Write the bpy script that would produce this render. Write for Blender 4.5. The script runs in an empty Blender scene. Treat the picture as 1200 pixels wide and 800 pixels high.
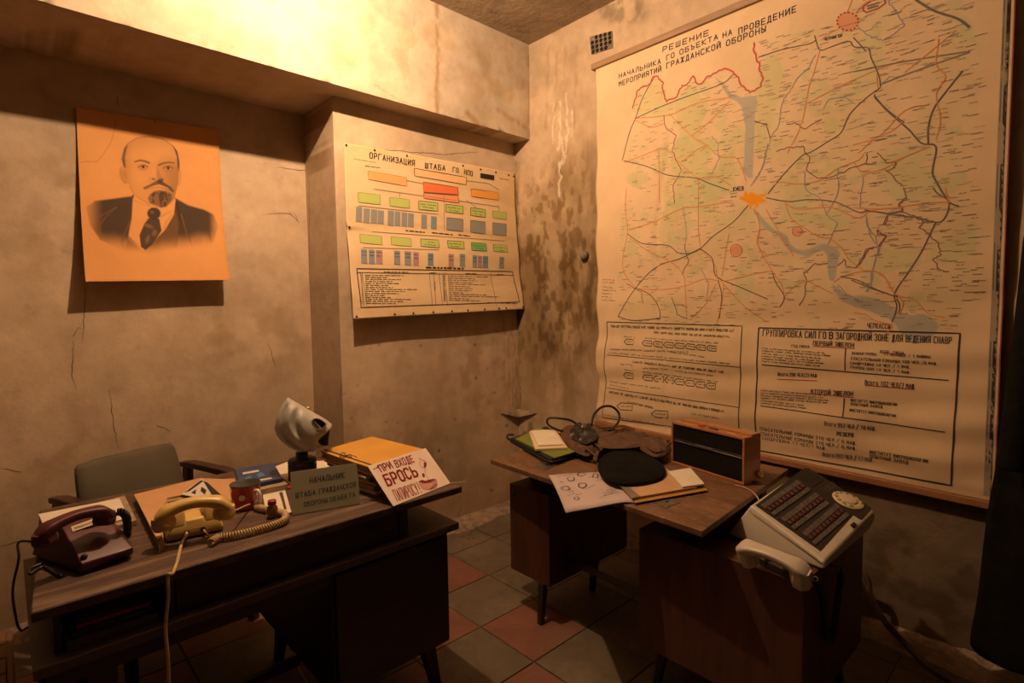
import bpy, bmesh, math, random
import numpy as np
from mathutils import Vector, Matrix, noise

# ------------------------------------------------------------------ camera, light, exposure
SC = bpy.context.scene
COL = SC.collection
YAW, PITCH, ROLL, FPX, EYE = 0.7507, -0.0621, -0.0146, 637.4, 1.4
def cam_rows():
    cy, sy = math.cos(YAW), math.sin(YAW)
    f = np.array([sy*math.cos(PITCH), cy*math.cos(PITCH), math.sin(PITCH)])
    r = np.array([cy, -sy, 0.0]); u = np.cross(r, f)
    c, s = math.cos(ROLL), math.sin(ROLL)
    return np.array([c*r+s*u, -s*r+c*u, f])
CR = cam_rows()
cam_data = bpy.data.cameras.new('camera')
cam_data.sensor_width = 36; cam_data.lens = FPX/1200*36; cam_data.clip_start = 0.05
cam = bpy.data.objects.new('camera', cam_data); COL.objects.link(cam)
cm = Matrix.Identity(4)
for i in range(3):
    cm[i][0] = CR[0][i]; cm[i][1] = CR[1][i]; cm[i][2] = -CR[2][i]
cm[2][3] = EYE
cam.matrix_world = cm
SC.camera = cam

world = bpy.data.worlds.new('world'); SC.world = world; world.use_nodes = True
world.node_tree.nodes['Background'].inputs[0].default_value = (1.0, 0.6, 0.3, 1)
world.node_tree.nodes['Background'].inputs[1].default_value = 0.0

LAMP_POS = Vector((0.92, 1.80, 3.00))
def lamp(name, kind, power):
    d = bpy.data.lights.new(name, kind); d.energy = power; d.color = (1.0, 0.63, 0.365); d.shadow_soft_size = 0.02
    o = bpy.data.objects.new(name, d); o.location = LAMP_POS; COL.objects.link(o); return o
lamp('ceiling_bulb_light', 'POINT', 118)            # the bare bulb
sp = lamp('added_fill_spot', 'SPOT', 68)      # added spot without a fixture, brightens beam end, pier and upper map
sp.data.spot_size = math.radians(178); sp.data.spot_blend = 1.0
sp.rotation_euler = Vector((0.9, 1.0, 0.12)).to_track_quat('-Z', 'Y').to_euler()
SC.view_settings.view_transform = 'Standard'; SC.view_settings.look = 'None'
SC.view_settings.exposure = 0.0; SC.view_settings.gamma = 1.0; SC.view_settings.use_curve_mapping = False

# ------------------------------------------------------------------ measuring helpers: photograph pixel -> point of the room
O = np.array([0, 0, EYE])
def ray(x, y): return CR.T @ np.array([(x-600)/FPX, -(y-400)/FPX, 1.0])
def atz(x, y, z): r = ray(x, y); return O + r*((z-EYE)/r[2])
def atx(x, y, X): r = ray(x, y); return O + r*(X/r[0])
def aty(x, y, Y): r = ray(x, y); return O + r*(Y/r[1])
def atp(x, y, p0, n): r = ray(x, y); return O + r*(((np.array(p0)-O) @ n)/(r @ n))
def topx(P):
    P = np.asarray(P, float); v = (P-O) @ CR.T
    return 600+FPX*v[..., 0]/v[..., 2], 400-FPX*v[..., 1]/v[..., 2]

# ------------------------------------------------------------------ room measures (metres)
XB, YP, YA, YBEAM, ZSOF, ZC, XPIER = 2.685, 2.821, 3.206, 2.668, 2.541, 3.165, 1.345
XL, YF = -1.5, -1.1

# ------------------------------------------------------------------ mesh helpers
def vadd(a, b): return (a[0]+b[0], a[1]+b[1], a[2]+b[2])
class MB:
    def __init__(s): s.v = []; s.f = []; s.m = []; s.sm = []; s.M = None; s.mi = 0; s.smooth = False
    def add(s, verts, faces, smooth=None):
        b = len(s.v)
        if s.M is not None: verts = [s.M @ Vector(p) for p in verts]
        s.v += [tuple(float(c) for c in p) for p in verts]
        for f in faces: s.f.append([b+i for i in f]); s.m.append(s.mi); s.sm.append(s.smooth if smooth is None else smooth)
        return s
    def box(s, x0, x1, y0, y1, z0, z1):
        return s.add([(x0,y0,z0),(x1,y0,z0),(x1,y1,z0),(x0,y1,z0),(x0,y0,z1),(x1,y0,z1),(x1,y1,z1),(x0,y1,z1)],
                     [(0,3,2,1),(4,5,6,7),(0,1,5,4),(1,2,6,5),(2,3,7,6),(3,0,4,7)], False)
    def prism(s, pts, h=None, top=None):
        # pts: base polygon points (3d), counter-clockwise seen from above
        n = len(pts); pts = [tuple(p) for p in pts]
        if top is None: top = [vadd(p, h if hasattr(h, '__len__') else (0, 0, h)) for p in pts]
        return s.add(pts+[tuple(p) for p in top], [tuple(range(n-1, -1, -1)), tuple(range(n, 2*n))]+[(i, (i+1)%n, n+(i+1)%n, n+i) for i in range(n)], False)
    def rings(s, rings, closed=True, cap0=True, cap1=True, smooth=True):
        n = len(rings[0]); V = [p for r in rings for p in r]; F = []
        for k in range(len(rings)-1):
            for i in range(n if closed else n-1):
                j = (i+1) % n
                F.append((k*n+i, k*n+j, (k+1)*n+j, (k+1)*n+i))
        if cap0: F.append(tuple(range(n-1, -1, -1)))
        if cap1: F.append(tuple(range((len(rings)-1)*n, len(rings)*n)))
        return s.add(V, F, smooth)
    def lathe(s, prof, seg=24, c=(0,0,0), axis=(0,0,1), cap0=True, cap1=True):
        q = Vector(axis).to_track_quat('Z', 'Y'); R = []
        for r, z in prof:
            R.append([tuple(Vector(c) + q @ Vector((r*math.cos(2*math.pi*i/seg), r*math.sin(2*math.pi*i/seg), z))) for i in range(seg)])
        return s.rings(R, True, cap0, cap1)
    def tube(s, pts, r, seg=8, caps=True):
        pts = [Vector(tuple(p)) for p in pts]; R = []; up = Vector((0.13, 0.21, 0.97)).normalized()
        rr = r if hasattr(r, '__len__') else [r]*len(pts)
        nrm = None
        for i, p in enumerate(pts):
            t = (pts[min(i+1, len(pts)-1)]-pts[max(i-1, 0)]).normalized()
            if nrm is None: nrm = t.cross(up).normalized()
            nrm = (nrm - t*nrm.dot(t)).normalized(); b = t.cross(nrm)
            R.append([tuple(p+(nrm*math.cos(2*math.pi*k/seg)+b*math.sin(2*math.pi*k/seg))*rr[i]) for k in range(seg)])
        return s.rings(R, True, caps, caps)
    def mesh(s, name, mats, inv=None):
        me = bpy.data.meshes.new(name)
        V = s.v if inv is None else [tuple(inv @ Vector(p)) for p in s.v]
        me.from_pydata(V, [], s.f)
        for m in (mats if isinstance(mats, (list, tuple)) else [mats]): me.materials.append(m)
        me.polygons.foreach_set('material_index', s.m); me.polygons.foreach_set('use_smooth', s.sm)
        me.update(); return me
    def build(s, name, mats, parent=None, bevel=0, seg=2, subs=0, recalc=True):
        if parent is None:
            a = np.array(s.v); base = Vector(((a[:,0].min()+a[:,0].max())/2, (a[:,1].min()+a[:,1].max())/2, a[:,2].min()))
            inv = Matrix.Translation(-base)
        else: inv = world_of(parent).inverted()
        me = s.mesh(name, mats, inv)
        if recalc:
            bm = bmesh.new(); bm.from_mesh(me); bmesh.ops.recalc_face_normals(bm, faces=bm.faces); bm.to_mesh(me); bm.free()
        o = bpy.data.objects.new(name, me); COL.objects.link(o)
        if parent is None: o.location = base
        else: o.parent = parent
        if subs: md = o.modifiers.new('s', 'SUBSURF'); md.levels = md.render_levels = subs
        if bevel:
            md = o.modifiers.new('b', 'BEVEL'); md.width = bevel; md.segments = seg; md.limit_method = 'ANGLE'; md.angle_limit = math.radians(35)
            for p in me.polygons: p.use_smooth = True
            w = o.modifiers.new('w', 'WEIGHTED_NORMAL'); w.keep_sharp = False
        return o
def hull(pts):
    bm = bmesh.new()
    for p in pts: bm.verts.new(tuple(float(c) for c in p))
    r = bmesh.ops.convex_hull(bm, input=bm.verts[:])
    bmesh.ops.dissolve_limit(bm, angle_limit=0.02, verts=bm.verts, edges=bm.edges)
    for v in [v for v in bm.verts if not v.link_faces]: bm.verts.remove(v)
    bm.verts.index_update()
    m = MB(); m.add([v.co[:] for v in bm.verts], [[v.index for v in f.verts] for f in bm.faces], False); bm.free(); return m
def world_of(o):
    M = o.matrix_basis.copy(); p = o.parent
    while p is not None: M = p.matrix_basis @ M; p = p.parent
    return M
def tag(o, label=None, cat=None, group=None, kind=None):
    if label: o['label'] = label
    if cat: o['category'] = cat
    if group: o['group'] = group
    if kind: o['kind'] = kind
    return o
def thing(name, label, cat, loc=(0,0,0), rz=0, group=None, M=None):
    o = bpy.data.objects.new(name, None); COL.objects.link(o); o.empty_display_size = 0.05
    if M is not None: o.matrix_basis = M
    else: o.location = tuple(float(c) for c in loc); o.rotation_euler = (0, 0, rz)
    return tag(o, label, cat, group)
def frame(o, x, y, z):
    o, x, y, z = [Vector(tuple(float(c) for c in a)) for a in (o, x, y, z)]
    M = Matrix.Identity(4)
    for i in range(3): M[i][0] = x[i]; M[i][1] = y[i]; M[i][2] = z[i]; M[i][3] = o[i]
    return M
def unit(a): a = np.array(a, float); return a/np.linalg.norm(a)
def bez(pts, n=12):
    # Catmull-Rom through the points
    P = [np.array(p, float) for p in pts]; P = [2*P[0]-P[1]]+P+[2*P[-1]-P[-2]]; out = []
    for i in range(1, len(P)-2):
        for k in range(n):
            t = k/n
            out.append(0.5*((2*P[i])+(-P[i-1]+P[i+1])*t+(2*P[i-1]-5*P[i]+4*P[i+1]-P[i+2])*t*t+(-P[i-1]+3*P[i]-3*P[i+1]+P[i+2])*t**3))
    out.append(P[-2]); return out
def coil(path, rc, rw, pitch, seg=6, per=9):
    pts = bez(path, 20); L = [0]
    for a, b in zip(pts, pts[1:]): L.append(L[-1]+np.linalg.norm(b-a))
    T = L[-1]; n = int(T/pitch*per); out = []; nrm = None
    A = np.array(pts); L = np.array(L)
    for i in range(n+1):
        s = T*i/n
        p = np.array([np.interp(s, L, A[:, k]) for k in range(3)]); q = np.array([np.interp(min(s+.004, T), L, A[:, k]) for k in range(3)])
        p0 = np.array([np.interp(max(s-.004, 0), L, A[:, k]) for k in range(3)])
        t = unit(q-p0)
        if nrm is None: nrm = unit(np.cross(t, (0.1, 0.2, 1)))
        nrm = unit(nrm-t*(nrm@t)); b = np.cross(t, nrm); a = 2*math.pi*i/per
        out.append(p+(nrm*math.cos(a)+b*math.sin(a))*rc)
    return MB().tube(out, rw, seg)

# ------------------------------------------------------------------ materials
def mat(name, c1, c2=None, rough=0.6, scale=8, stretch=(1,1,1), bump=0.0, bscale=None, metal=0, spec=0.5, detail=6, lo=0.35, hi=0.65,
        c3=None, s3=3.0, lo3=0.5, hi3=0.7, attr=None, coat=0, trans=0, alpha=1, dirt=0.0, bdist=0.01, coords='Object'):
    m = bpy.data.materials.new(name); m.use_nodes = True; N = m.node_tree.nodes; Lk = m.node_tree.links
    P = N['Principled BSDF']; P.inputs['Roughness'].default_value = rough; P.inputs['Metallic'].default_value = metal
    P.inputs['Specular IOR Level'].default_value = spec; P.inputs['Coat Weight'].default_value = coat
    P.inputs['Transmission Weight'].default_value = trans
    tc = N.new('ShaderNodeTexCoord'); mp = N.new('ShaderNodeMapping'); mp.inputs['Scale'].default_value = stretch
    Lk.new(tc.outputs[coords], mp.inputs[0])
    def nz(sc, det=detail):
        t = N.new('ShaderNodeTexNoise'); t.inputs['Scale'].default_value = sc; t.inputs['Detail'].default_value = det; t.inputs['Roughness'].default_value = 0.62
        Lk.new(mp.outputs[0], t.inputs['Vector']); return t
    def ramp(src, a, b):
        r = N.new('ShaderNodeMapRange'); r.inputs['From Min'].default_value = a; r.inputs['From Max'].default_value = b; Lk.new(src, r.inputs['Value']); return r.outputs[0]
    def mix(fac, a, b, mode='MIX'):
        x = N.new('ShaderNodeMix'); x.data_type = 'RGBA'; x.blend_type = mode
        for k, v in ((0, fac), (6, a), (7, b)):
            if hasattr(v, 'links') or isinstance(v, bpy.types.NodeSocket): Lk.new(v, x.inputs[k])
            elif k == 0: x.inputs[0].default_value = v
            else: x.inputs[k].default_value = (*v[:3], 1)
        return x.outputs[2]
    if attr:
        a = N.new('ShaderNodeAttribute'); a.attribute_name = attr; col = a.outputs['Color']
        if c2 is not None: col = mix(ramp(nz(scale).outputs[0], lo, hi), col, mix(1.0, col, c2, 'MULTIPLY'))
    else:
        col = mix(ramp(nz(scale).outputs[0], lo, hi), c1, c2 if c2 is not None else c1)
    if c3 is not None: col = mix(ramp(nz(s3).outputs[0], lo3, hi3), col, c3)
    if dirt: col = mix(ramp(nz(bscale or scale*6).outputs[0], 0.62, 0.75), col, mix(1.0, col, (1-dirt,)*3, 'MULTIPLY'))
    Lk.new(col, P.inputs['Base Color'])
    if bump:
        b = N.new('ShaderNodeBump'); b.inputs['Strength'].default_value = bump; b.inputs['Distance'].default_value = bdist
        Lk.new(nz(bscale or scale*4).outputs[0], b.inputs['Height']); Lk.new(b.outputs[0], P.inputs['Normal'])
    return m
M = {}
M['wall'] = mat('wall_plaster', None, (0.86,0.84,0.80), attr='Col', scale=9, rough=0.93, spec=0.15, bump=0.38, bscale=15, dirt=0.18, bdist=0.012)
M['plain_wall'] = mat('plain_plaster', (0.10,0.08,0.06), (0.07,0.055,0.04), scale=3, rough=0.93, spec=0.15, bump=0.4, bscale=26)
M['ceiling'] = mat('ceiling_plaster', (0.42,0.34,0.25), (0.30,0.24,0.17), scale=5, rough=0.95, spec=0.1, bump=0.8, bscale=20, c3=(0.20,0.17,0.13), s3=7, lo3=0.6, hi3=0.72)
M['mortar'] = mat('mortar', (0.26,0.20,0.14), (0.12,0.10,0.08), scale=14, rough=0.95, bump=0.8, bscale=60)
M['tile_grey'] = mat('tile_grey', (0.140,0.108,0.070), (0.08,0.062,0.04), scale=4, rough=0.6, bump=0.3, bscale=40, c3=(0.24,0.19,0.13), s3=2.6, lo3=0.5, hi3=0.75, dirt=0.5)
M['tile_red'] = mat('tile_red', (0.215,0.088,0.055), (0.145,0.058,0.037), scale=5, rough=0.6, bump=0.3, bscale=40, c3=(0.19,0.125,0.08), s3=2.6, lo3=0.55, hi3=0.78, dirt=0.45)
M['rubble'] = mat('rubble', (0.38,0.28,0.19), (0.18,0.13,0.09), scale=20, rough=0.95, bump=0.9, bscale=70)
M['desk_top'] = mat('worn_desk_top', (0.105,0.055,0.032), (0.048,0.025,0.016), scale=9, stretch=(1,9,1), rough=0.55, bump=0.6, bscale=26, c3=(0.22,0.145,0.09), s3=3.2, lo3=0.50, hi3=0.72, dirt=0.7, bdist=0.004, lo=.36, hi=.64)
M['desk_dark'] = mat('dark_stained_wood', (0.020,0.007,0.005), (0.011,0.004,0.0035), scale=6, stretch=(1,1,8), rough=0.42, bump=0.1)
M['desk_edge'] = mat('worn_edge', (0.10,0.055,0.03), (0.03,0.014,0.009), scale=12, rough=0.6, bump=0.4, bscale=50)
M['slab'] = mat('dusty_brown_board', (0.085,0.062,0.045), (0.055,0.038,0.028), scale=6, rough=0.5)
M['desk2_top'] = mat('scratched_brown_top', (0.18,0.088,0.044), (0.10,0.048,0.024), scale=3.5, stretch=(4,1,1), rough=0.5, bump=0.2, bscale=40, c3=(0.24,0.16,0.10), s3=22, lo3=0.5, hi3=0.68, dirt=0.5, bdist=0.003)
M['ped_red'] = mat('red_brown_veneer', (0.105,0.038,0.020), (0.060,0.021,0.012), scale=3, stretch=(9,9,1), rough=0.42, bump=0.12, bscale=20, c3=(0.16,0.075,0.04), s3=2.5, lo3=0.62, hi3=0.8, dirt=0.3)
M['ped_dark'] = mat('dark_veneer', (0.045,0.018,0.011), (0.028,0.011,0.008), scale=3, stretch=(9,9,1), rough=0.42)
M['black_metal'] = mat('black_metal', (0.015,0.012,0.011), (0.03,0.022,0.018), scale=20, rough=0.45)
M['black_rubber'] = mat('black_rubber', (0.010,0.010,0.010), (0.018,0.018,0.017), scale=30, rough=0.4)
M['steel'] = mat('dull_steel', (0.35,0.33,0.30), (0.20,0.18,0.16), scale=30, rough=0.38, metal=0.9)
M['yellow_plastic'] = mat('aged_yellow_plastic', (0.66,0.47,0.16), (0.58,0.40,0.12), scale=9, rough=0.32, c3=(0.42,0.28,0.10), s3=14, lo3=0.6, hi3=0.75, coat=0.2)
M['cord_cream'] = mat('cream_cord', (0.55,0.40,0.20), (0.45,0.32,0.15), scale=20, rough=0.5)
M['maroon'] = mat('maroon_plastic', (0.085,0.014,0.018), (0.06,0.010,0.013), scale=9, rough=0.48, coat=0.05, dirt=0.3)
M['kraft'] = mat('kraft_paper', (0.56,0.32,0.155), (0.50,0.28,0.13), scale=7, rough=0.7, bump=0.1, bscale=30)
M['tan'] = mat('tan_card', (0.52,0.33,0.17), (0.46,0.29,0.15), scale=7, rough=0.7)
M['mustard'] = mat('mustard_card', (0.40,0.22,0.04), (0.34,0.18,0.035), scale=9, rough=0.65)
M['yellow_card'] = mat('ochre_yellow_card', (0.60,0.32,0.045), (0.52,0.27,0.035), scale=6, rough=0.6, bump=0.1, bscale=25)
M['paper'] = mat('white_paper', (0.70,0.64,0.52), (0.62,0.56,0.45), scale=6, rough=0.8)
M['old_paper'] = mat('old_paper_edges', (0.40,0.31,0.19), (0.26,0.19,0.11), scale=40, stretch=(1,1,6), rough=0.85, bump=0.3)
M['grey_card'] = mat('grey_green_card', (0.20,0.18,0.12), (0.13,0.115,0.08), scale=8, rough=0.75)
M['lilac_paper'] = mat('lilac_grey_sheet', (0.50,0.42,0.42), (0.44,0.37,0.37), scale=6, rough=0.7)
M['blue_cover'] = mat('blue_cover', (0.030,0.055,0.16), (0.02,0.04,0.12), scale=8, rough=0.4)
M['cyan_print'] = mat('cyan_print', (0.06,0.20,0.32), rough=0.4)
M['white_print'] = mat('white_print', (0.62,0.58,0.52), rough=0.5)
M['black_print'] = mat('black_print', (0.012,0.011,0.010), rough=0.6)
M['red_print'] = mat('red_print', (0.36,0.022,0.02), rough=0.6)
M['pink_print'] = mat('pink_print', (0.60,0.28,0.20), rough=0.6)
M['sign_paper'] = mat('sign_card', (0.80,0.68,0.60), (0.74,0.61,0.53), scale=5, rough=0.55)
M['plaque'] = mat('grey_green_plaque', (0.33,0.32,0.22), (0.28,0.27,0.185), scale=5, rough=0.5)
M['red_enamel'] = mat('red_enamel', (0.42,0.040,0.018), (0.36,0.03,0.014), scale=8, rough=0.18, coat=0.5)
M['white_enamel'] = mat('white_enamel', (0.72,0.68,0.62), rough=0.2, coat=0.4)
M['dark_grey_inside'] = mat('grey_enamel_inside', (0.16,0.15,0.13), (0.10,0.09,0.08), scale=12, rough=0.4)
M['amber'] = mat('amber_glass', (0.42,0.17,0.02), rough=0.08, trans=0.55, spec=0.6)
M['amber_label'] = mat('amber_label', (0.30,0.15,0.05), (0.20,0.10,0.04), scale=60, rough=0.6)
M['red_cap'] = mat('dark_red_cap', (0.26,0.018,0.03), rough=0.4)
M['mask'] = mat('grey_rubber', (0.44,0.44,0.40), (0.37,0.37,0.33), scale=10, rough=0.48, bump=0.05, bscale=60)
M['mask_in'] = mat('dark_rubber_lining', (0.035,0.030,0.025), rough=0.7)
M['canister'] = mat('olive_black_canister', (0.020,0.023,0.015), (0.030,0.032,0.022), scale=20, rough=0.42)
M['brass'] = mat('brass', (0.70,0.45,0.15), rough=0.3, metal=1)
M['lens'] = mat('eyepiece_glass', (0.03,0.03,0.03), rough=0.08, coat=0.6)
M['chair_cloth'] = mat('grey_brown_upholstery', (0.125,0.105,0.070), (0.10,0.083,0.055), scale=5, rough=0.85, bump=0.15, bscale=180)
M['dark_red_wood'] = mat('dark_red_varnish', (0.055,0.018,0.014), (0.035,0.012,0.010), scale=5, stretch=(1,5,1), rough=0.35)
M['bag'] = mat('brown_cloth', (0.115,0.060,0.034), (0.080,0.040,0.023), scale=14, rough=0.9, bump=0.3, bscale=120)
M['black_cloth'] = mat('black_cloth', (0.006,0.0055,0.005), (0.011,0.010,0.009), scale=14, rough=0.95, bump=0.35, bscale=45, spec=0.08)
M['black_leather'] = mat('black_leather', (0.013,0.013,0.013), (0.022,0.021,0.019), scale=16, rough=0.45, bump=0.3, bscale=60)
M['green_folder'] = mat('green_folder', (0.16,0.20,0.035), rough=0.45)
M['cream_book'] = mat('cream_cover', (0.62,0.52,0.33), (0.56,0.46,0.29), scale=6, rough=0.6)
M['radio_wood'] = mat('orange_veneer', (0.42,0.175,0.055), (0.31,0.12,0.035), scale=4, stretch=(1,1,9), rough=0.35, coat=0.2)
M['radio_cloth'] = mat('black_speaker_cloth', (0.008,0.007,0.006), (0.014,0.012,0.010), scale=90, rough=0.85, bump=0.5, bscale=300, spec=0.1)
M['console'] = mat('aged_white_plastic', (0.55,0.50,0.42), (0.48,0.43,0.35), scale=5, rough=0.38, dirt=0.15)
M['console_dark'] = mat('dark_grey_plastic', (0.032,0.027,0.023), (0.024,0.020,0.017), scale=9, rough=0.5, spec=0.3)
M['key_grey'] = mat('grey_keys', (0.12,0.105,0.088), (0.07,0.06,0.05), scale=60, rough=0.5)
M['key_red'] = mat('dark_red_keys', (0.085,0.009,0.009), rough=0.35)
M['dial'] = mat('cream_dial', (0.62,0.52,0.33), (0.50,0.41,0.26), scale=20, rough=0.35)
M['batten'] = mat('wooden_batten', (0.34,0.22,0.12), (0.24,0.15,0.08), scale=5, stretch=(6,1,6), rough=0.6, bump=0.1)
M['orange_batten'] = mat('orange_brown_batten', (0.36,0.17,0.07), (0.28,0.13,0.05), scale=5, rough=0.5)
M['crate'] = mat('crate_wood', (0.20,0.09,0.04), (0.13,0.055,0.025), scale=5, stretch=(1,1,6), rough=0.6)
M['hose'] = mat('brown_cable', (0.14,0.09,0.05), (0.10,0.06,0.035), scale=10, rough=0.6)
M['print'] = mat('print_ink', None, attr='Col', rough=0.75)
M['sheet_paint'] = mat('printed_paper', None, (0.93,0.91,0.88), attr='Col', scale=6, rough=0.72, spec=0.25)
M['hole'] = mat('black_hole', (0.006,0.005,0.004), rough=0.9)
M['crack'] = mat('dark_crack', (0.045,0.034,0.025), (0.09,0.07,0.05), scale=40, rough=0.95)
# ------------------------------------------------------------------ painting helpers (flat print, stains): numpy masks in photograph-pixel measure
def sstep(a, b, x): t = np.clip((x-a)/(b-a), 0, 1); return t*t*(3-2*t)
def seg_dist(X, Y, p, q):
    px_, py_ = X-p[0], Y-p[1]; dx, dy = q[0]-p[0], q[1]-p[1]; L = dx*dx+dy*dy+1e-9
    t = np.clip((px_*dx+py_*dy)/L, 0, 1); return np.hypot(px_-t*dx, py_-t*dy), t
def stroke(X, Y, pts, w, soft=1.0, w2=None):
    m = np.zeros_like(X)
    n = len(pts)-1
    for i in range(n):
        d, t = seg_dist(X, Y, pts[i], pts[i+1]); ww = w if w2 is None else w+(w2-w)*(i+t)/n
        m = np.maximum(m, 1-sstep(ww/2-soft/2, ww/2+soft/2, d))
    return m
def polym(X, Y, pts, soft=1.0):
    ins = np.zeros(X.shape, bool); d = np.full(X.shape, 1e9)
    n = len(pts)
    for i in range(n):
        p, q = pts[i], pts[(i+1) % n]; d = np.minimum(d, seg_dist(X, Y, p, q)[0])
        c = ((p[1] > Y) != (q[1] > Y)) & (X < (q[0]-p[0])*(Y-p[1])/((q[1]-p[1]) or 1e-9)+p[0]); ins ^= c
    sd = np.where(ins, d, -d); return sstep(-soft/2, soft/2, sd)
def ell(X, Y, cx, cy, rx, ry, ang=0, soft=0.3):
    a = math.radians(ang); dx, dy = X-cx, Y-cy; u = (dx*math.cos(a)+dy*math.sin(a))/rx; v = (-dx*math.sin(a)+dy*math.cos(a))/ry
    return 1-sstep(1-soft, 1+soft, np.hypot(u, v))
def vnoise(X, Y, s, seed=0):
    rs = np.random.RandomState(seed); T = rs.rand(64, 64); x, y = X/s+1000, Y/s+1000
    xi, yi = np.floor(x).astype(int), np.floor(y).astype(int); fx, fy = x-xi, y-yi; fx, fy = fx*fx*(3-2*fx), fy*fy*(3-2*fy)
    a, b, c, d = T[xi % 64, yi % 64], T[(xi+1) % 64, yi % 64], T[xi % 64, (yi+1) % 64], T[(xi+1) % 64, (yi+1) % 64]
    return (a*(1-fx)+b*fx)*(1-fy)+(c*(1-fx)+d*fx)*fy
def fbm(X, Y, s, seed=0, o=4): return sum(vnoise(X, Y, s/2**k, seed+k)/2**k for k in range(o))/sum(.5**k for k in range(o))
def over(C, m, col): m = m[..., None] if m.ndim < C.ndim else m; return C*(1-m)+np.array(col)*m
def mult(C, m, k): return C*(1-m[..., None]*(1-np.array(k)))
def set_col(me, C):
    C = np.asarray(C, np.float32).reshape(-1, 3); a = me.color_attributes.new('Col', 'FLOAT_COLOR', 'POINT')
    a.data.foreach_set('color', np.concatenate([C, np.ones((len(C), 1), np.float32)], 1).ravel())
def grid_obj(name, P, C, m, parent=None, smooth=True, flip=False):
    # P: (rows, cols, 3) points, C: colours
    h, w = P.shape[:2]; me = bpy.data.meshes.new(name)
    base = np.array([(P[...,0].min()+P[...,0].max())/2, (P[...,1].min()+P[...,1].max())/2, P[...,2].min()]) if parent is None else np.array(world_of(parent).translation)
    V = (P-base).reshape(-1, 3)
    if parent is not None: Ri = np.array(world_of(parent).to_3x3().inverted()); V = V @ Ri.T
    V = V.astype(np.float32)
    idx = np.arange(h*w).reshape(h, w); a, b, c, d = idx[:-1,:-1].ravel(), idx[:-1,1:].ravel(), idx[1:,1:].ravel(), idx[1:,:-1].ravel()
    F = np.stack([a, d, c, b] if not flip else [a, b, c, d], 1).astype(np.int32); nf = len(F)
    me.vertices.add(len(V)); me.vertices.foreach_set('co', V.ravel()); me.loops.add(nf*4); me.loops.foreach_set('vertex_index', F.ravel())
    me.polygons.add(nf); me.polygons.foreach_set('loop_start', np.arange(0, nf*4, 4, dtype=np.int32)); me.polygons.foreach_set('loop_total', np.full(nf, 4, np.int32))
    me.polygons.foreach_set('use_smooth', np.full(nf, smooth)); me.update(calc_edges=True)
    if C is not None: set_col(me, C)
    me.materials.append(m); o = bpy.data.objects.new(name, me); COL.objects.link(o)
    if parent is None: o.location = base
    else: o.parent = parent
    return o
def homog(src, dst):
    A = []; 
    for (x, y), (u, v) in zip(src, dst):
        A.append([x, y, 1, 0, 0, 0, -u*x, -u*y, -u]); A.append([0, 0, 0, x, y, 1, -v*x, -v*y, -v])
    return np.linalg.svd(np.array(A, float))[2][-1].reshape(3, 3)
def happ(H, X, Y): w = H[2,0]*X+H[2,1]*Y+H[2,2]; return (H[0,0]*X+H[0,1]*Y+H[0,2])/w, (H[1,0]*X+H[1,1]*Y+H[1,2])/w

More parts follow.
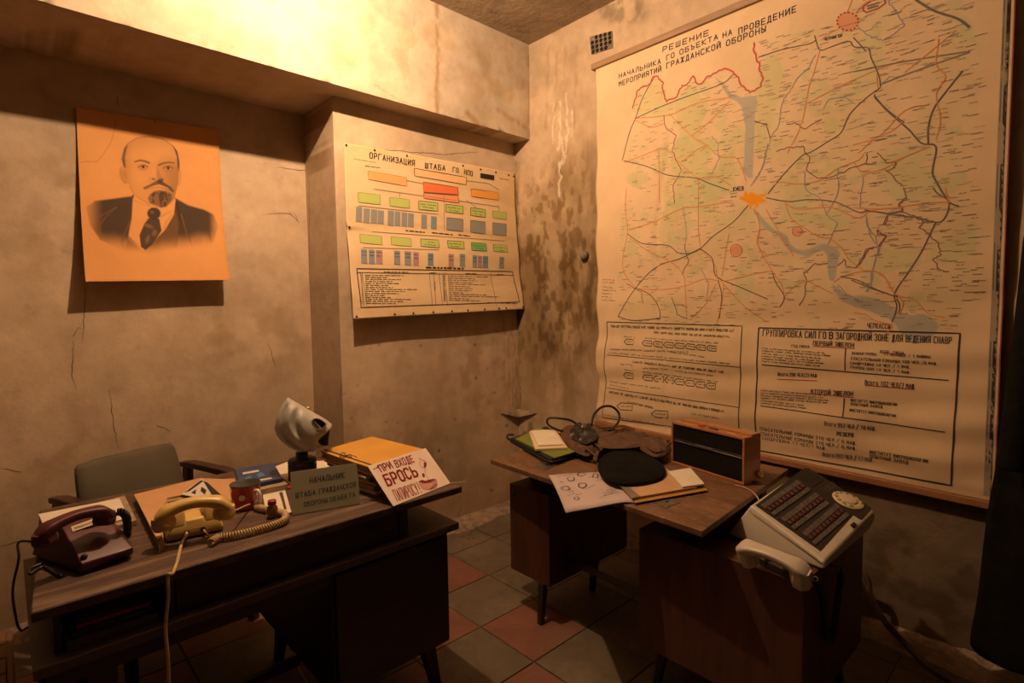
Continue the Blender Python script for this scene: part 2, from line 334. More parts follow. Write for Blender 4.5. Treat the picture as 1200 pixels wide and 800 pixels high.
# ------------------------------------------------------------------ draughtsman's stroke lettering (grid 4 x 6)
G_ = {
'А':'0,0 2,6 4,0|.7,2 3.3,2','Б':'4,6 0,6 0,0 3,0 4,1 4,2.5 3,3.5 0,3.5','В':'0,0 0,6 3,6 4,5 4,4 3,3.2 0,3.2|3,3.2 4,2.3 4,1 3,0 0,0','Г':'0,0 0,6 4,6','Д':'0,-1 0,0 4,0 4,-1|.8,0 1.4,6 3.4,6 3.4,0',
'Е':'4,6 0,6 0,0 4,0|0,3 3.4,3','Ж':'2,0 2,6|0,6 2,3 4,6|0,0 2,3 4,0','З':'0,5 1,6 3,6 4,5 4,4 3,3.1 1.5,3.1|3,3.1 4,2.2 4,1 3,0 1,0 0,1','И':'0,6 0,0 4,6 4,0','Й':'0,6 0,0 4,6 4,0|1.2,7.3 2,6.8 2.8,7.3',
'К':'0,0 0,6|4,6 0,3 4,0','Л':'0,0 1.3,6 4,6 4,0','М':'0,0 0,6 2,3 4,6 4,0','Н':'0,0 0,6|4,0 4,6|0,3 4,3','О':'1,0 0,1 0,5 1,6 3,6 4,5 4,1 3,0 1,0','П':'0,0 0,6 4,6 4,0','Р':'0,0 0,6 3,6 4,5 4,3.6 3,2.6 0,2.6',
'С':'4,5 3,6 1,6 0,5 0,1 1,0 3,0 4,1','Т':'0,6 4,6|2,6 2,0','У':'0,6 2.1,2.4|4,6 1.4,0 .4,0','Ф':'2,0 2,6|1,1.4 0,2.4 0,4 1,5 3,5 4,4 4,2.4 3,1.4 1,1.4','Х':'0,0 4,6|0,6 4,0','Ц':'0,6 0,0 4,0 4,-1|3.4,6 3.4,0','Ч':'0,6 0,3.4 1,2.6 4,2.6|4,6 4,0',
'Ш':'0,6 0,0 4,0 4,6|2,0 2,6','Щ':'0,6 0,0 4.3,0 4.3,-1|3.9,0 3.9,6|2,0 2,6','Ъ':'0,6 1,6 1,0 3,0 4,1 4,2.4 3,3.2 1,3.2','Ы':'0,6 0,0 1.7,0 2.5,.9 2.5,2.3 1.7,3.2 0,3.2|4,0 4,6','Ь':'0,6 0,0 3,0 4,1 4,2.4 3,3.2 0,3.2','Э':'0,5 1,6 3,6 4,5 4,1 3,0 1,0 0,1|1.4,3 4,3',
'Ю':'0,0 0,6|0,3 1.4,3|2.2,0 1.4,1 1.4,5 2.2,6 3.2,6 4,5 4,1 3.2,0 2.2,0','Я':'4,0 4,6 1,6 0,5 0,3.8 1,2.8 4,2.8|1.6,2.8 0,0','0':'1,0 0,1 0,5 1,6 3,6 4,5 4,1 3,0 1,0','1':'1,4.6 2.4,6 2.4,0','2':'0,5 1,6 3,6 4,5 4,4 0,0 4,0',
'3':'0,5 1,6 3,6 4,5 4,4 3,3.1 1.5,3.1|3,3.1 4,2.2 4,1 3,0 1,0 0,1','4':'3,0 3,6 0,2 4,2','5':'4,6 0,6 0,3.4 3,3.4 4,2.5 4,1 3,0 0,0','6':'4,5.4 3,6 1,6 0,5 0,1 1,0 3,0 4,1 4,2.3 3,3.2 0,3.2','7':'0,6 4,6 1.6,0','8':'1,3.1 0,4 0,5 1,6 3,6 4,5 4,4 3,3.1 1,3.1 0,2.2 0,1 1,0 3,0 4,1 4,2.2 3,3.1','9':'0,.6 1,0 3,0 4,1 4,5 3,6 1,6 0,5 0,3.6 1,2.8 4,2.8',
'/':'0,-1 4,7','.':'1.6,0 2.4,0','!':'2,6 2,2|2,.6 2,0','-':'.6,3 3.4,3',',':'2,.4 1.6,-1'}
G_ = {k: [[tuple(float(c) for c in p.split(',')) for p in s.split()] for s in v.split('|')] for k, v in G_.items()}
class Print:
    # a thin layer of ink; surf maps (a, b) arrays to points just above the sheet
    def __init__(s, surf): s.surf = surf; s.v = []; s.f = []; s.c = []
    def geo(s, ab, faces, col):
        b = len(s.v); s.v += [tuple(p) for p in ab]; s.f += [tuple(b+i for i in f) for f in faces]; s.c += [col]*len(ab)
    def poly(s, ab, col): s.geo(ab, [tuple(range(len(ab)))], col)
    def line(s, ab, w, col, step=0.03):
        P = [np.array(ab[0], float)]
        for p, q in zip(ab, ab[1:]):
            p, q = np.array(p, float), np.array(q, float); n = max(1, int(np.linalg.norm(q-p)/step)); P += [p+(q-p)*k/n for k in range(1, n+1)]
        P = np.array(P); T = np.gradient(P, axis=0); T /= (np.linalg.norm(T, axis=1, keepdims=True)+1e-9); Nn = np.stack([-T[:,1], T[:,0]], 1)*w/2
        n = len(P); s.geo(np.concatenate([P+Nn, P-Nn]), [(i, i+1, n+i+1, n+i) for i in range(n-1)], col)
    def text(s, t, bl, br, up, col, wt=.14, gap=.42):
        # bl, br: baseline ends; up: vector of the letter height; wt: stroke weight as a share of the height
        bl, br, up = np.array(bl, float), np.array(br, float), np.array(up, float); n = len(t); cw = 1/(n+(n-1)*gap); H = np.linalg.norm(up); ex_ = (br-bl)*cw; L = np.linalg.norm(ex_); h = min(wt*H, .34*L if wt > .18 else .31*L)/2
        for i, ch in enumerate(t):
            sc_ = .72 if ch.islower() else 1.0
            for st_ in G_.get(ch.upper(), []):
                P = [bl+(br-bl)*cw*i*(1+gap)+ex_*(.08+.84*x/4)+up*(y/6)*sc_ for x, y in st_]
                for p, q in zip(P, P[1:]):
                    d = (q-p)/(np.linalg.norm(q-p)+1e-9); m_ = np.array([-d[1], d[0]])*h; e_ = d*h*.9
                    s.geo([p-e_+m_, p-e_-m_, q+e_-m_, q+e_+m_], [(0,1,2,3)], col)
    def build(s, name, parent, m=None):
        A = np.array(s.v); P = s.surf(A[:, 0], A[:, 1]); base = np.array(world_of(parent).translation) if parent else 0
        Q = P-base
        if parent: Q = Q @ np.array(world_of(parent).to_3x3().inverted()).T
        me = bpy.data.meshes.new(name); me.from_pydata(Q.tolist(), [], s.f); me.update(); set_col(me, s.c); me.materials.append(m or M['print'])
        o = bpy.data.objects.new(name, me); COL.objects.link(o); o.parent = parent; return o

# ------------------------------------------------------------------ the room
def wall_paint(P, kind):
    X, Y = topx(P); a, b = (P[...,0], P[...,2]) if kind != 'right' else (P[...,1], P[...,2])
    C = np.ones(P.shape)*np.array([0.56, 0.475, 0.37] if kind == 'beam' else [0.56, 0.435, 0.305])
    n1 = fbm(a, b, 0.5, 3); n2 = fbm(a, b, 0.12, 9)
    C *= (0.70+0.56*n1)[..., None]; C *= (0.84+0.32*n2)[..., None]; C *= (0.95+0.10*fbm(a, b, .03, 17))[..., None]
    f = (np.abs(X-600) < 1500) & (np.abs(Y-400) < 1500)
    def st(pts, w, k, soft=1.0, w2=None):
        nonlocal C
        if min(k) < .4: return      # fine cracks are geometry
        C = mult(C, stroke(X+2.5*(fbm(a, b, .05, 61)-.5)*2, Y, pts, w, soft, w2)*f*sstep(.25, .6, fbm(a*2, b*.8, .05, 62)), k)
    def dark(cx, cy, rx, ry, k, seed=5, s=0.10, lo=.42, hi=.62, ang=0):
        nonlocal C; C = mult(C, ell(X, Y, cx, cy, rx, ry, ang, 0.45)*sstep(lo, hi, fbm(a, b, s, seed))*f, k)
    cr = (0.28, 0.25, 0.22)
    if kind == 'right':
        # damp grey bloom beside the corner, clean wash above it
        bl = ell(X, Y, 655, 330, 62, 150, 0, .5)*sstep(.30, .62, fbm(a*1.6, b*.55, .22, 21))
        top_ = sstep(165, 240, Y+(X-640)*.9+40*(fbm(a, b, .15, 44)-.5)); C = mult(C, ell(X, Y, 655, 320, 75, 170, 0, .5)*top_*f, (.74, .71, .63)); C = mult(C, bl*top_*f, (0.62, 0.58, 0.50)); C = mult(C, ell(X, Y, 650, 300, 60, 130, 0, .6)*top_*sstep(.5, .62, fbm(a*1.8, b*.9, .06, 46))*f, (.62, .56, .46))
        C = mult(C, ell(X, Y, 660, 370, 48, 60, 0, .6)*sstep(.45, .7, fbm(a*2, b, .12, 33)), (.72, .69, .62))
        for (x, y0, y1, w) in ((655, 120, 176, 3), (658, 160, 200, 1.6), (664, 110, 178, 1.6), (661, 178, 192, 1.5), (656, 190, 230, 2.2), (648, 120, 168, 1.2), (670, 130, 160, 1.2)):
            C = over(C, stroke(X+3*(fbm(a, b, .04, 71)-.5)*2, Y, [(x, y0), (x+1, (y0+y1)/2), (x-1, y1)], w, 1.6)*.6*sstep(.2, .5, fbm(a*2, b, .05, 73))*f, (0.86, 0.80, 0.68))
        for x in (640, 650, 660, 673): st([(x+3, 55), (x, 150)], 2.5, (.84, .80, .72), 3)
        st([(700, 17), (722, 10), (745, -3)], 2, cr); dark(730, 12, 30, 16, (.6, .6, .57), 7, .06)
        dark(640, 30, 16, 10, (.6, .55, .45), 8, .04)
        st([(606, 190), (607, 480)], 4, (.55, .50, .42), 5); st([(609, 410), (610, 480)], 2, (.6, .56, .48), 2)
        dark(615, 520, 22, 40, (.55, .5, .42), 12, .06)
        dark(740, 660, 60, 30, (.6, .56, .48), 14, .08); dark(1080, 680, 90, 80, (.62, .6, .55), 15, .10)
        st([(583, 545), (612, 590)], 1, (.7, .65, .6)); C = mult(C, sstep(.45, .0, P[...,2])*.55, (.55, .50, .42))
        low = sstep(1.15, .6, P[...,2]+.3*(fbm(a, b, .4, 81)-.5))*sstep(1.6, 1.0, P[...,1]+.3*(fbm(a, b, .3, 83)-.5)); C = mult(C, low, (.36,.35,.33))   # darker towards the floor and the camera end, with a ragged edge
    elif kind == 'beam':
        for pts, w, k in (([(563, 30), (562, 60), (564, 85), (566, 120)], 2.6, (.55, .40, .26)), ([(535, 105), (536, 122), (534, 140)], 7, (.74, .55, .38)),
                          ([(511, 5), (513, 60), (512, 132)], 4, (.72, .58, .42)), ([(548, 132), (556, 140), (566, 150)], 6, (.72, .6, .45)),
                          ([(583, 128), (620, 152)], 5, (.80, .7, .58))): st(pts, w, k, w*.9)
        dark(470, 60, 90, 40, (.92, .86, .78), 31, .1); dark(625, 75, 6, 20, (.5, .44, .36), 32, .03, .3, .6)
        st([(623, 60), (620, 160)], 3, (.75, .66, .52), 4)
        st([(440, 100), (470, 118), (500, 128)], 2, (.8, .74, .66)); dark(590, 100, 40, 50, (.93, .85, .74), 33, .1)
        st([(485, 0), (486, 30)], 1.2, (.8, .75, .7))
    elif kind == 'left':
        dark(60, 45, 130, 26, (.84, .80, .74), 41, .15, .35, .6); 
        for pts in ([(100, 335), (98, 375), (97, 400)], [(128, 455), (131, 480), (134, 500), (139, 526)], [(310, 250), (340, 250), (350, 262), (345, 250), (338, 247)],
                    [(355, 202), (370, 196)], [(330, 196), (372, 202)], [(84, 395), (92, 384), (97, 385)], [(86, 400), (84, 440), (90, 455)], [(137, 112), (138, 122)], [(0, 640), (20, 635), (42, 632)],
                    [(184, 498), (200, 505)], [(0, 548), (20, 552)]): st(pts, 1.6, cr, 1.2)
        for cx, cy, rx, ry, sd in ((60, 250, 40, 60, 43), (300, 400, 60, 50, 44), (40, 500, 50, 60, 45), (270, 560, 60, 30, 46)): dark(cx, cy, rx, ry, (.84, .80, .74), sd, .12, .45, .65)
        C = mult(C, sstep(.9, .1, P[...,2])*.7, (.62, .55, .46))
    elif kind == 'pier':
        st([(399, 455), (398, 470)], 2, cr); st([(401, 459), (403, 461)], 2, cr); st([(580, 388), (604, 392), (605, 480)], 3, (.72, .66, .56), 5)
        for x in (590, 595, 600): st([(x, 370), (x+1, 475)], 1.2, (.7, .64, .54), 1.5)
        dark(560, 440, 45, 60, (.86, .82, .76), 51, .1); dark(450, 540, 80, 60, (.84, .79, .72), 52, .1)
        for i in range(22):
            rs = np.random.RandomState(i); x, y = 410+rs.rand()*190, 400+rs.rand()*180; C = mult(C, ell(X, Y, x, y, 1+rs.rand(), 1+rs.rand(), 0, .5)*f, (.5, .46, .4))
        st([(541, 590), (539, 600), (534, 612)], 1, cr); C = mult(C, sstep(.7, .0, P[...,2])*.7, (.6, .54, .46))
    elif kind == 'side':
        for pts in ([(362, 150), (363, 330), (366, 380)], [(368, 140), (372, 128)]): st(pts, 1.4, cr, 1)
        dark(372, 160, 16, 50, (.66, .58, .48), 61, .05)
    elif kind == 'soffit':
        st([(10, 40), (30, 46), (60, 50)], 2, cr); st([(30, 58), (60, 62), (90, 70)], 2.5, cr); dark(60, 50, 70, 16, (.6, .54, .46), 71, .06)
        st([(275, 103), (300, 107)], 1.5, cr); dark(560, 155, 50, 10, (.75, .68, .58), 72, .06)
        st([(357, 134), (391, 113), (604, 172)], 2.5, (.5, .44, .36), 2)
    return np.clip(C, 0.01, 0.95)
def plane_grid(o, u, v, su, sv, step):
    nu, nv = max(2, int(su/step)), max(2, int(sv/step)); U, V_ = np.meshgrid(np.linspace(0, su, nu), np.linspace(0, sv, nv))
    return np.array(o)+U[..., None]*np.array(u)+V_[..., None]*np.array(v)
def uneven(P, n, amp, s=.35, seed=1):
    a = P[...,0]+P[...,1]*1.3; return P+(fbm(a, P[...,2]+P[...,1]*.3, s, seed)-.5)[..., None]*amp*np.array(n)
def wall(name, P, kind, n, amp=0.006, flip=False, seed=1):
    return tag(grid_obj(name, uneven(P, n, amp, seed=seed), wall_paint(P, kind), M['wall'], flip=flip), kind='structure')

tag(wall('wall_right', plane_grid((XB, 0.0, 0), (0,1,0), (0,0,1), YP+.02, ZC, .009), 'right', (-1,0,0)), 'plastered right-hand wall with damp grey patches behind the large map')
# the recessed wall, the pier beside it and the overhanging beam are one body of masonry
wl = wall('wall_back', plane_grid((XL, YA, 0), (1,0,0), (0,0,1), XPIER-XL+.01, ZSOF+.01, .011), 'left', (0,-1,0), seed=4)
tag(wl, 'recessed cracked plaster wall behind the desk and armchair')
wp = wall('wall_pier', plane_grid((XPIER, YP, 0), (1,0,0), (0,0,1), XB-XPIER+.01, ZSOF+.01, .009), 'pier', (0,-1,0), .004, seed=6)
ws = wall('pier_return', plane_grid((XPIER, YA, 0), (0,-1,0), (0,0,1), YA-YP, ZSOF+.01, .009), 'side', (-1,0,0), .003, seed=7); ws.name = 'wall_pier_side'
P = plane_grid((XL, YBEAM, ZSOF), (1,0,0), (0,0,1), XB-XL+.01, ZC-ZSOF, .009)
chip = np.clip(fbm(P[...,0], P[...,2]*.2, .07, 77, 3)-.54, 0, 1)*.06*np.exp(-(P[...,2]-ZSOF)/.012)
Pb = P.copy(); Pb[...,1] += chip*.8; Pb[...,2] += chip*.5
tag(grid_obj('wall_beam', uneven(Pb, (0,-1,0), .004, seed=8), wall_paint(P, 'beam'), M['wall']), 'deep plastered beam with chipped lower edge and rust streaks', kind='structure')
P = plane_grid((XL, YA+.01, ZSOF), (1,0,0), (0,-1,0), XB-XL+.01, YA+.01-YBEAM, .011)
tag(grid_obj('wall_beam_soffit', P, wall_paint(P, 'soffit'), M['wall']), kind='structure')
b = MB(); b.box(XL-.1, XB+.1, YF-.1, YA+.1, ZC, ZC+.1); tag(b.build('ceiling', M['ceiling']), kind='structure')
b = MB(); b.box(XL-.1, XL, YF-.1, YA+.1, 0, ZC); tag(b.build('wall_left', M['plain_wall']), kind='structure')
b = MB(); b.box(XL-.1, XB+.1, YF-.1, YF, 0, ZC); tag(b.build('wall_front', M['plain_wall']), kind='structure')
b = MB(); b.box(XB+.012, XB+.1, YF-.1, YA+.1, 0, ZC); b.box(XB-.004, XB+.1, YF-.1, 0, 0, ZC); tag(b.build('wall_right_core', M['plain_wall']), kind='structure')
def cracks(parent, lines, at_, n, amp, seed, w=.0030):
    n = np.array(n, float)
    for L in lines:
        rs_ = random.Random(len(L)*7+int(L[0][0])); P = []
        for p, q in zip(L, L[1:]):
            k = max(2, int(math.hypot(q[0]-p[0], q[1]-p[1])/4))
            for i in range(k): t = i/k; P.append((p[0]+(q[0]-p[0])*t+rs_.uniform(-.8, .8), p[1]+(q[1]-p[1])*t+rs_.uniform(-.8, .8)))
        P.append(L[-1]); W = np.array([at_(x, y) for x, y in P]); U = W[:, 0]+W[:, 1]*1.3
        W = W+((fbm(U, W[:, 2]+W[:, 1]*.3, .35, seed)-.5)*amp)[:, None]*n+n*.0012; T_ = np.gradient(W, axis=0); Nn = np.cross(T_, n); Nn /= np.linalg.norm(Nn, axis=1, keepdims=True)+1e-9
        ww = np.array([w*(.35+.65*math.sin(math.pi*min(1, max(0, (i+.5)/len(W)))))*rs_.uniform(.6, 1.2)/2 for i in range(len(W))])[:, None]
        m_ = MB(); k = len(W); m_.add([*(W+Nn*ww), *(W-Nn*ww)], [(i, i+1, k+i+1, k+i) for i in range(k-1)], False); m_.build('crack', M['crack'], parent, recalc=False)
cracks(wl, [[(100,335),(98,375),(97,400)], [(128,455),(131,480),(134,500),(139,526)], [(308,251),(340,250),(351,262),(345,250),(338,247)], [(325,196),(352,200),(372,197)], [(84,395),(92,384),(97,385)], [(86,400),(84,440),(90,455)], [(137,112),(138,124)], [(0,640),(20,635),(42,632)], [(0,548),(26,553)], [(312,402),(318,412),(322,430)], [(184,498),(200,505)]], lambda x, y: aty(x, y, YA), (0,-1,0), .006, 4)
cracks(wp, [[(399,452),(398,470)], [(541,590),(539,600),(534,612)], [(402,462),(406,460)], [(440,175),(520,181),(560,178)], [(545,300),(560,306)]], lambda x, y: aty(x, y, YP), (0,-1,0), .004, 6)
cracks(ws, [[(362,150),(363,330),(366,380)], [(368,140),(372,128)]], lambda x, y: atx(x, y, XPIER), (-1,0,0), .003, 7)
# floor: mortar bed with every tile its own piece
bed = MB(); bed.box(XL-.1, XB+.1, YF-.1, YA+.1, -.12, -.006); floor = tag(bed.build('floor', M['mortar']), kind='structure')
T, TX0, TY0 = 0.3305, 1.462, 1.468
def tile_mesh(m, seed):
    rs = random.Random(seed); h = (T-.0035)/2; t = MB(); c = [(-h,-h),(h,-h),(h,h),(-h,h)]
    c = [(x+rs.uniform(-.0015,.0015), y+rs.uniform(-.0015,.0015)) for x, y in c]
    t.prism([(x, y, -.02) for x, y in c], top=[(x*.992, y*.992, 0) for x, y in c]); return t.mesh('tile', m)
tms = {k: [tile_mesh(M[k], s) for s in range(3)] for k in ('tile_grey', 'tile_red')}
rs = random.Random(5)
for i in range(-9, 4):
    for j in range(-8, 6):
        cx, cy = TX0+(i+.5)*T, TY0+(j+.5)*T
        if cx-T/2 > XB or cy-T/2 > YA or (cy-T/2 > YP and cx > XPIER) or cx < XL or cy < YF: continue
        red = (i, j) in ((0,0), (-1,-1), (-1,1), (0,2), (-3,3), (-2,2)) or ((i+j) % 2 == 0 and i <= -2 and rs.random() < .9)
        o = bpy.data.objects.new('tile', tms['tile_red' if red else 'tile_grey'][rs.randrange(3)]); COL.objects.link(o)
        o.parent = floor; base = floor.location
        o.location = (cx-base[0], cy-base[1], rs.uniform(-.0018, .0008)-base[2]); o.rotation_euler = (rs.uniform(-.003,.003), rs.uniform(-.003,.003), rs.choice([0,1,2,3])*math.pi/2+rs.uniform(-.004,.004))
# crumbling mortar heaped along the foot of the walls
def skirting(name, p, q, n, w=.10, h=.045, seed=1):
    p, q, n = np.array(p, float), np.array(q, float), np.array(n, float); L = np.linalg.norm(q-p); nu = int(L/.012); rows = []
    for k in range(9):
        t = k/8; u = np.linspace(0, 1, nu); Q = p+(q-p)*u[:, None]; r = fbm(u*L, u*0+.3, .14, seed); rr = fbm(u*L, u*0+t*.4, .03, seed+5)
        Q = Q+n*((t*w*(.5+r)))[:, None]; Q[:, 2] = h*(.5+r)*(1-t)**1.6+.012*(rr-.5)*(1-t)+.002-.004*t; rows.append(Q)
    return tag(grid_obj(name, np.array(rows), None, M['rubble'], smooth=False, flip=True), kind='structure')
skirting('trim_1', (XPIER, YP, 0), (XB, YP, 0), (0,-1,0), .16, .02, seed=3)
skirting('trim_2', (XB, YP, 0), (XB, 0, 0), (-1,0,0), .13, .03, seed=9)
skirting('trim_3', (XL, YA, 0), (XPIER, YA, 0), (0,-1,0), .12, .03, seed=12)
crumbs = MB(); rs = random.Random(21)
for k in range(420):
    u = rs.random(); q = rs.random()**2*.34
    if k % 3: x, y = XB-.06-q, .3+u*(YP-.4)
    else: x, y = 1.45+u*(XB-1.5), YP-.06-q
    if q > .12 and not (x < 1.66+.5 and y > 1.9): continue
    r_ = rs.uniform(.005, .013); V = [(x+rs.uniform(-r_, r_), y+rs.uniform(-r_, r_), rs.uniform(0, r_)) for _ in range(3)]+[(x, y, r_*.9)]; crumbs.add(V, [(0,1,2),(0,1,3),(1,2,3),(2,0,3)], False)
tag(crumbs.build('mortar_crumbs', M['rubble']), 'pale mortar crumbs scattered on the tiles along the foot of the walls', 'rubble', kind='stuff')
# grey fin of old filler across the corner, the ceiling scar and the plaster knob on the right-hand wall
b = MB()
cx, cz = 2.66, aty(606, 487, 2.80)[2]
for k, s in ((0, 1),):
    Lp = aty(586, 484, YP-.004); Rp = atx(630, 484, XB-.004); C0 = np.array([XB, YP, cz]); Fp = np.array([XB-.045, YP-.045, cz-.004])
    up = C0+[-.006,-.006,.045]; dn = C0+[-.004,-.004,-.045]
    b.add([Lp, Fp, Rp, up+[-.004,-.004,0], dn, C0], [(0,1,3), (1,2,3), (0,4,1), (1,4,2)], False)
tag(b.build('corner_fin', M['rubble'], recalc=True), 'small winged ridge of dirty filler across the wall corner', 'plaster ridge')
b = MB(); c = atx(686, 300, XB); b.lathe([(.0,0),(.030,.0),(.028,.02),(.018,.034),(.0,.04)], 12, c, (-1,0,0)); 
tag(b.build('wall_bolt', M['mortar']), 'small round plastered bolt head on the wall left of the large map', 'bolt')
# vent grille: plaster-coated perforated plate
v0, v1, v2, v3 = [atx(x, y, XB-.006) for x, y in ((693, 64), (718, 56), (717, 36), (691, 43))]
vt = thing('vent_grille', 'small perforated vent grille high on the wall near the corner', 'vent', (XB-.01, float((v0[1]+v1[1])/2), float(v0[2])))
n = np.array([-1,0,0.])
pl = MB(); pl.prism([v0, v1, v2, v3], (.02, 0, 0)); pl.build('plate', M['mortar'], vt)
hl = MB()
for i in range(5):
    for j in range(4):
        if (i, j) in ((0, 3), (4, 0)): continue
        s, t = (i+.5)/5, (j+.5)/4; p = v0*(1-s)*(1-t)+v1*s*(1-t)+v3*(1-s)*t+v2*s*t
        hl.lathe([(0, .001), (.0115, .001), (.0115, .003), (0, .0031)], 8, p-[.0,0,0], (-1,0,0))
tag(hl.build('perforations', M['hole'], vt), kind='stuff')
# ------------------------------------------------------------------ portrait poster
def sheet4(tl, tr, br, bl, ywave, pw=2.0, vertical='Y'):
    tl, tr, br, bl = [np.array(p, float) for p in (tl, tr, br, bl)]
    def S(u, v, off=0.0):
        u, v = np.asarray(u, float), np.asarray(v, float); U, V_ = u[..., None], v[..., None]
        P = (tl*(1-U)+tr*U)*(1-V_)+(bl*(1-U)+br*U)*V_
        yt = tl[1]*(1-u)+tr[1]*u; yb = bl[1]*(1-u)+br[1]*u
        P[..., 1] = yt+(yb-yt)*np.clip(v, 0, 1)**pw+ywave(u, v)-off
        return P
    return S
corners = [(89,126), (256,152), (270,328), (100,330)]
Yb = YA-.12
S = sheet4(aty(89,126,YA-.012), aty(256,152,YA-.012), aty(270,328,Yb), aty(100,330,Yb), lambda u, v: -.004*np.sin(u*5+1)*v+.002*np.sin(v*9+u*3)-.01*np.clip(.12-u,0,1)*4*v, 2.6)
H = homog([(0,0),(1,0),(1,1),(0,1)], [((x-85)*3.637, (y-120)*3.637) for x, y in corners])
U, V_ = np.meshgrid(np.linspace(0, 1, 250), np.linspace(0, 1, 320)); X, Y = happ(H, U, V_)
pap = np.array([0.66, 0.32, 0.105]); C = np.ones(X.shape+(3,))*pap*(.96+.08*fbm(U, V_, .3, 5))[..., None]
tone = lambda k: tuple(pap*k)
ink = np.array([0.035, 0.022, 0.016])
# coat, fading out below
coat = polym(X, Y, [(60,440),(100,412),(180,402),(255,392),(266,382),(262,470),(250,520),(240,580),(300,628),(330,612),(400,540),(440,470),(445,400),(500,430),(570,450),(610,470),(630,520),(610,590),(560,625),(520,640),(420,640),(300,660),(220,630),(120,580),(80,520)], 9)
fade = 1-sstep(560, 650, Y+18*(fbm(X, Y, 60, 8)-.5)+np.abs(X-330)*.12); side = sstep(50, 140, X)*(1-sstep(585, 630, X))
C = over(C, coat*fade*(.25+.75*side)*.96, ink*1.15)
C = over(C, polym(X, Y, [(265,385),(262,470),(232,560),(205,600),(222,640),(250,560),(285,640),(330,600),(400,545),(452,450),(448,400),(510,470),(525,560),(560,630),(430,640),(260,650),(215,600),(115,530),(180,450)], 16)*0, ink)
for pts, w, k in (([(190,440),(150,475),(118,520),(122,580)], 5, .5), ([(262,400),(258,480),(232,540),(212,590),(225,630)], 7, .45), ([(450,420),(470,490),(498,560),(520,620)], 6, .0),
                  ([(560,460),(588,495),(560,522),(590,545),(598,590)], 6, .2)): C = over(C, stroke(X, Y, pts, w, 6)*fade*.7, pap*k*.45+ink*.5)
C = over(C, stroke(X, Y, [(120,480),(160,455),(190,440)], 3, 4)*.4, pap*.5); C = over(C, stroke(X, Y, [(470,470),(490,540),(515,620)], 5, 7)*.35*fade, pap*.6)
# waistcoat and shirt
C = over(C, polym(X, Y, [(262,400),(256,520),(285,600),(305,625),(390,545),(440,455),(446,405),(350,440)], 4), pap*1.02)
C = over(C, polym(X, Y, [(240,560),(285,605),(302,628),(420,520),(448,455),(460,520),(450,640),(300,660),(230,640)], 8)*fade*.85, pap*.22)
C = over(C, polym(X, Y, [(225,575),(300,628),(300,655),(240,650)], 8)*fade*.5, pap*.6)
C = over(C, stroke(X, Y, [(383,480),(400,470),(430,455)], 3, 3)*.6, ink*4); C = over(C, stroke(X, Y, [(395,530),(405,505),(430,470)], 3, 3)*.5, ink*4)
C = over(C, stroke(X, Y, [(268,410),(330,435),(385,440),(430,420)], 4, 5)*.35, ink*6)
# tie
C = over(C, ell(X, Y, 353, 466, 29, 26, 0, .12), ink*1.6); C = over(C, polym(X, Y, [(330,486),(376,488),(386,540),(345,600),(315,625),(296,612),(290,560),(312,510)], 4)*.97, ink*1.5)
for p in ((330, 520, 20, 8), (355, 550, 10, 14), (325, 578, 8, 18), (345, 460, 8, 6)): C = over(C, ell(X, Y, *p, 20, .6)*.35, pap*.6)
# head
face = np.maximum.reduce([ell(X, Y, 335, 235, 122, 98, 6, .03), polym(X, Y, [(222,210),(225,290),(262,380),(300,410),(345,440),(400,440),(440,405),(455,340),(460,250)], 5)])
ear = np.maximum(ell(X, Y, 222, 302, 19, 38, -14, .12), ell(X, Y, 460, 315, 9, 34, 4, .2))
C = over(C, ear, pap*.80); C = over(C, face, pap*.86); C = over(C, face*ell(X, Y, 310, 260, 110, 120, 0, .9)*.6, pap*.98)
C = over(C, stroke(X, Y, [(208,275),(212,310),(228,335),(244,333)], 3, 3)*.55, ink*5); C = over(C, ell(X, Y, 226, 302, 8, 20, -14, .5)*.4, pap*.5)
C = over(C, stroke(X, Y, [(250,355),(268,385),(305,410),(335,428)], 5, 7)*.45, pap*.5)
C = over(C, face*sstep(375, 470, X)*sstep(200, 300, Y)*.75, pap*.38); C = over(C, face*(1-sstep(215, 275, X))*.45, pap*.5); C = over(C, face*(1-sstep(150, 200, Y))*.25, pap*.6)
C = over(C, ell(X, Y, 400, 285, 48, 48, 0, .7)*.30*face, pap*.4); C = over(C, ell(X, Y, 425, 370, 28, 60, 0, .6)*.35*face, pap*.45)
C = over(C, stroke(X, Y, [(222,195),(240,168),(275,148),(330,140),(385,152),(425,178),(448,205),(456,240)], 3, 4)*.7, ink*5)
C = over(C, polym(X, Y, [(222,190),(238,170),(232,200),(226,230),(230,272),(222,268),(212,235)], 5)*.85, ink*2.5); C = over(C, polym(X, Y, [(430,178),(450,205),(460,250),(460,285),(452,270),(448,225)], 5)*.9, ink*2)
C = over(C, ell(X, Y, 300, 215, 60, 30, 0, .8)*.25, pap*1.15); C = over(C, ell(X, Y, 290, 310, 30, 22, 0, .8)*.2, pap*1.12)
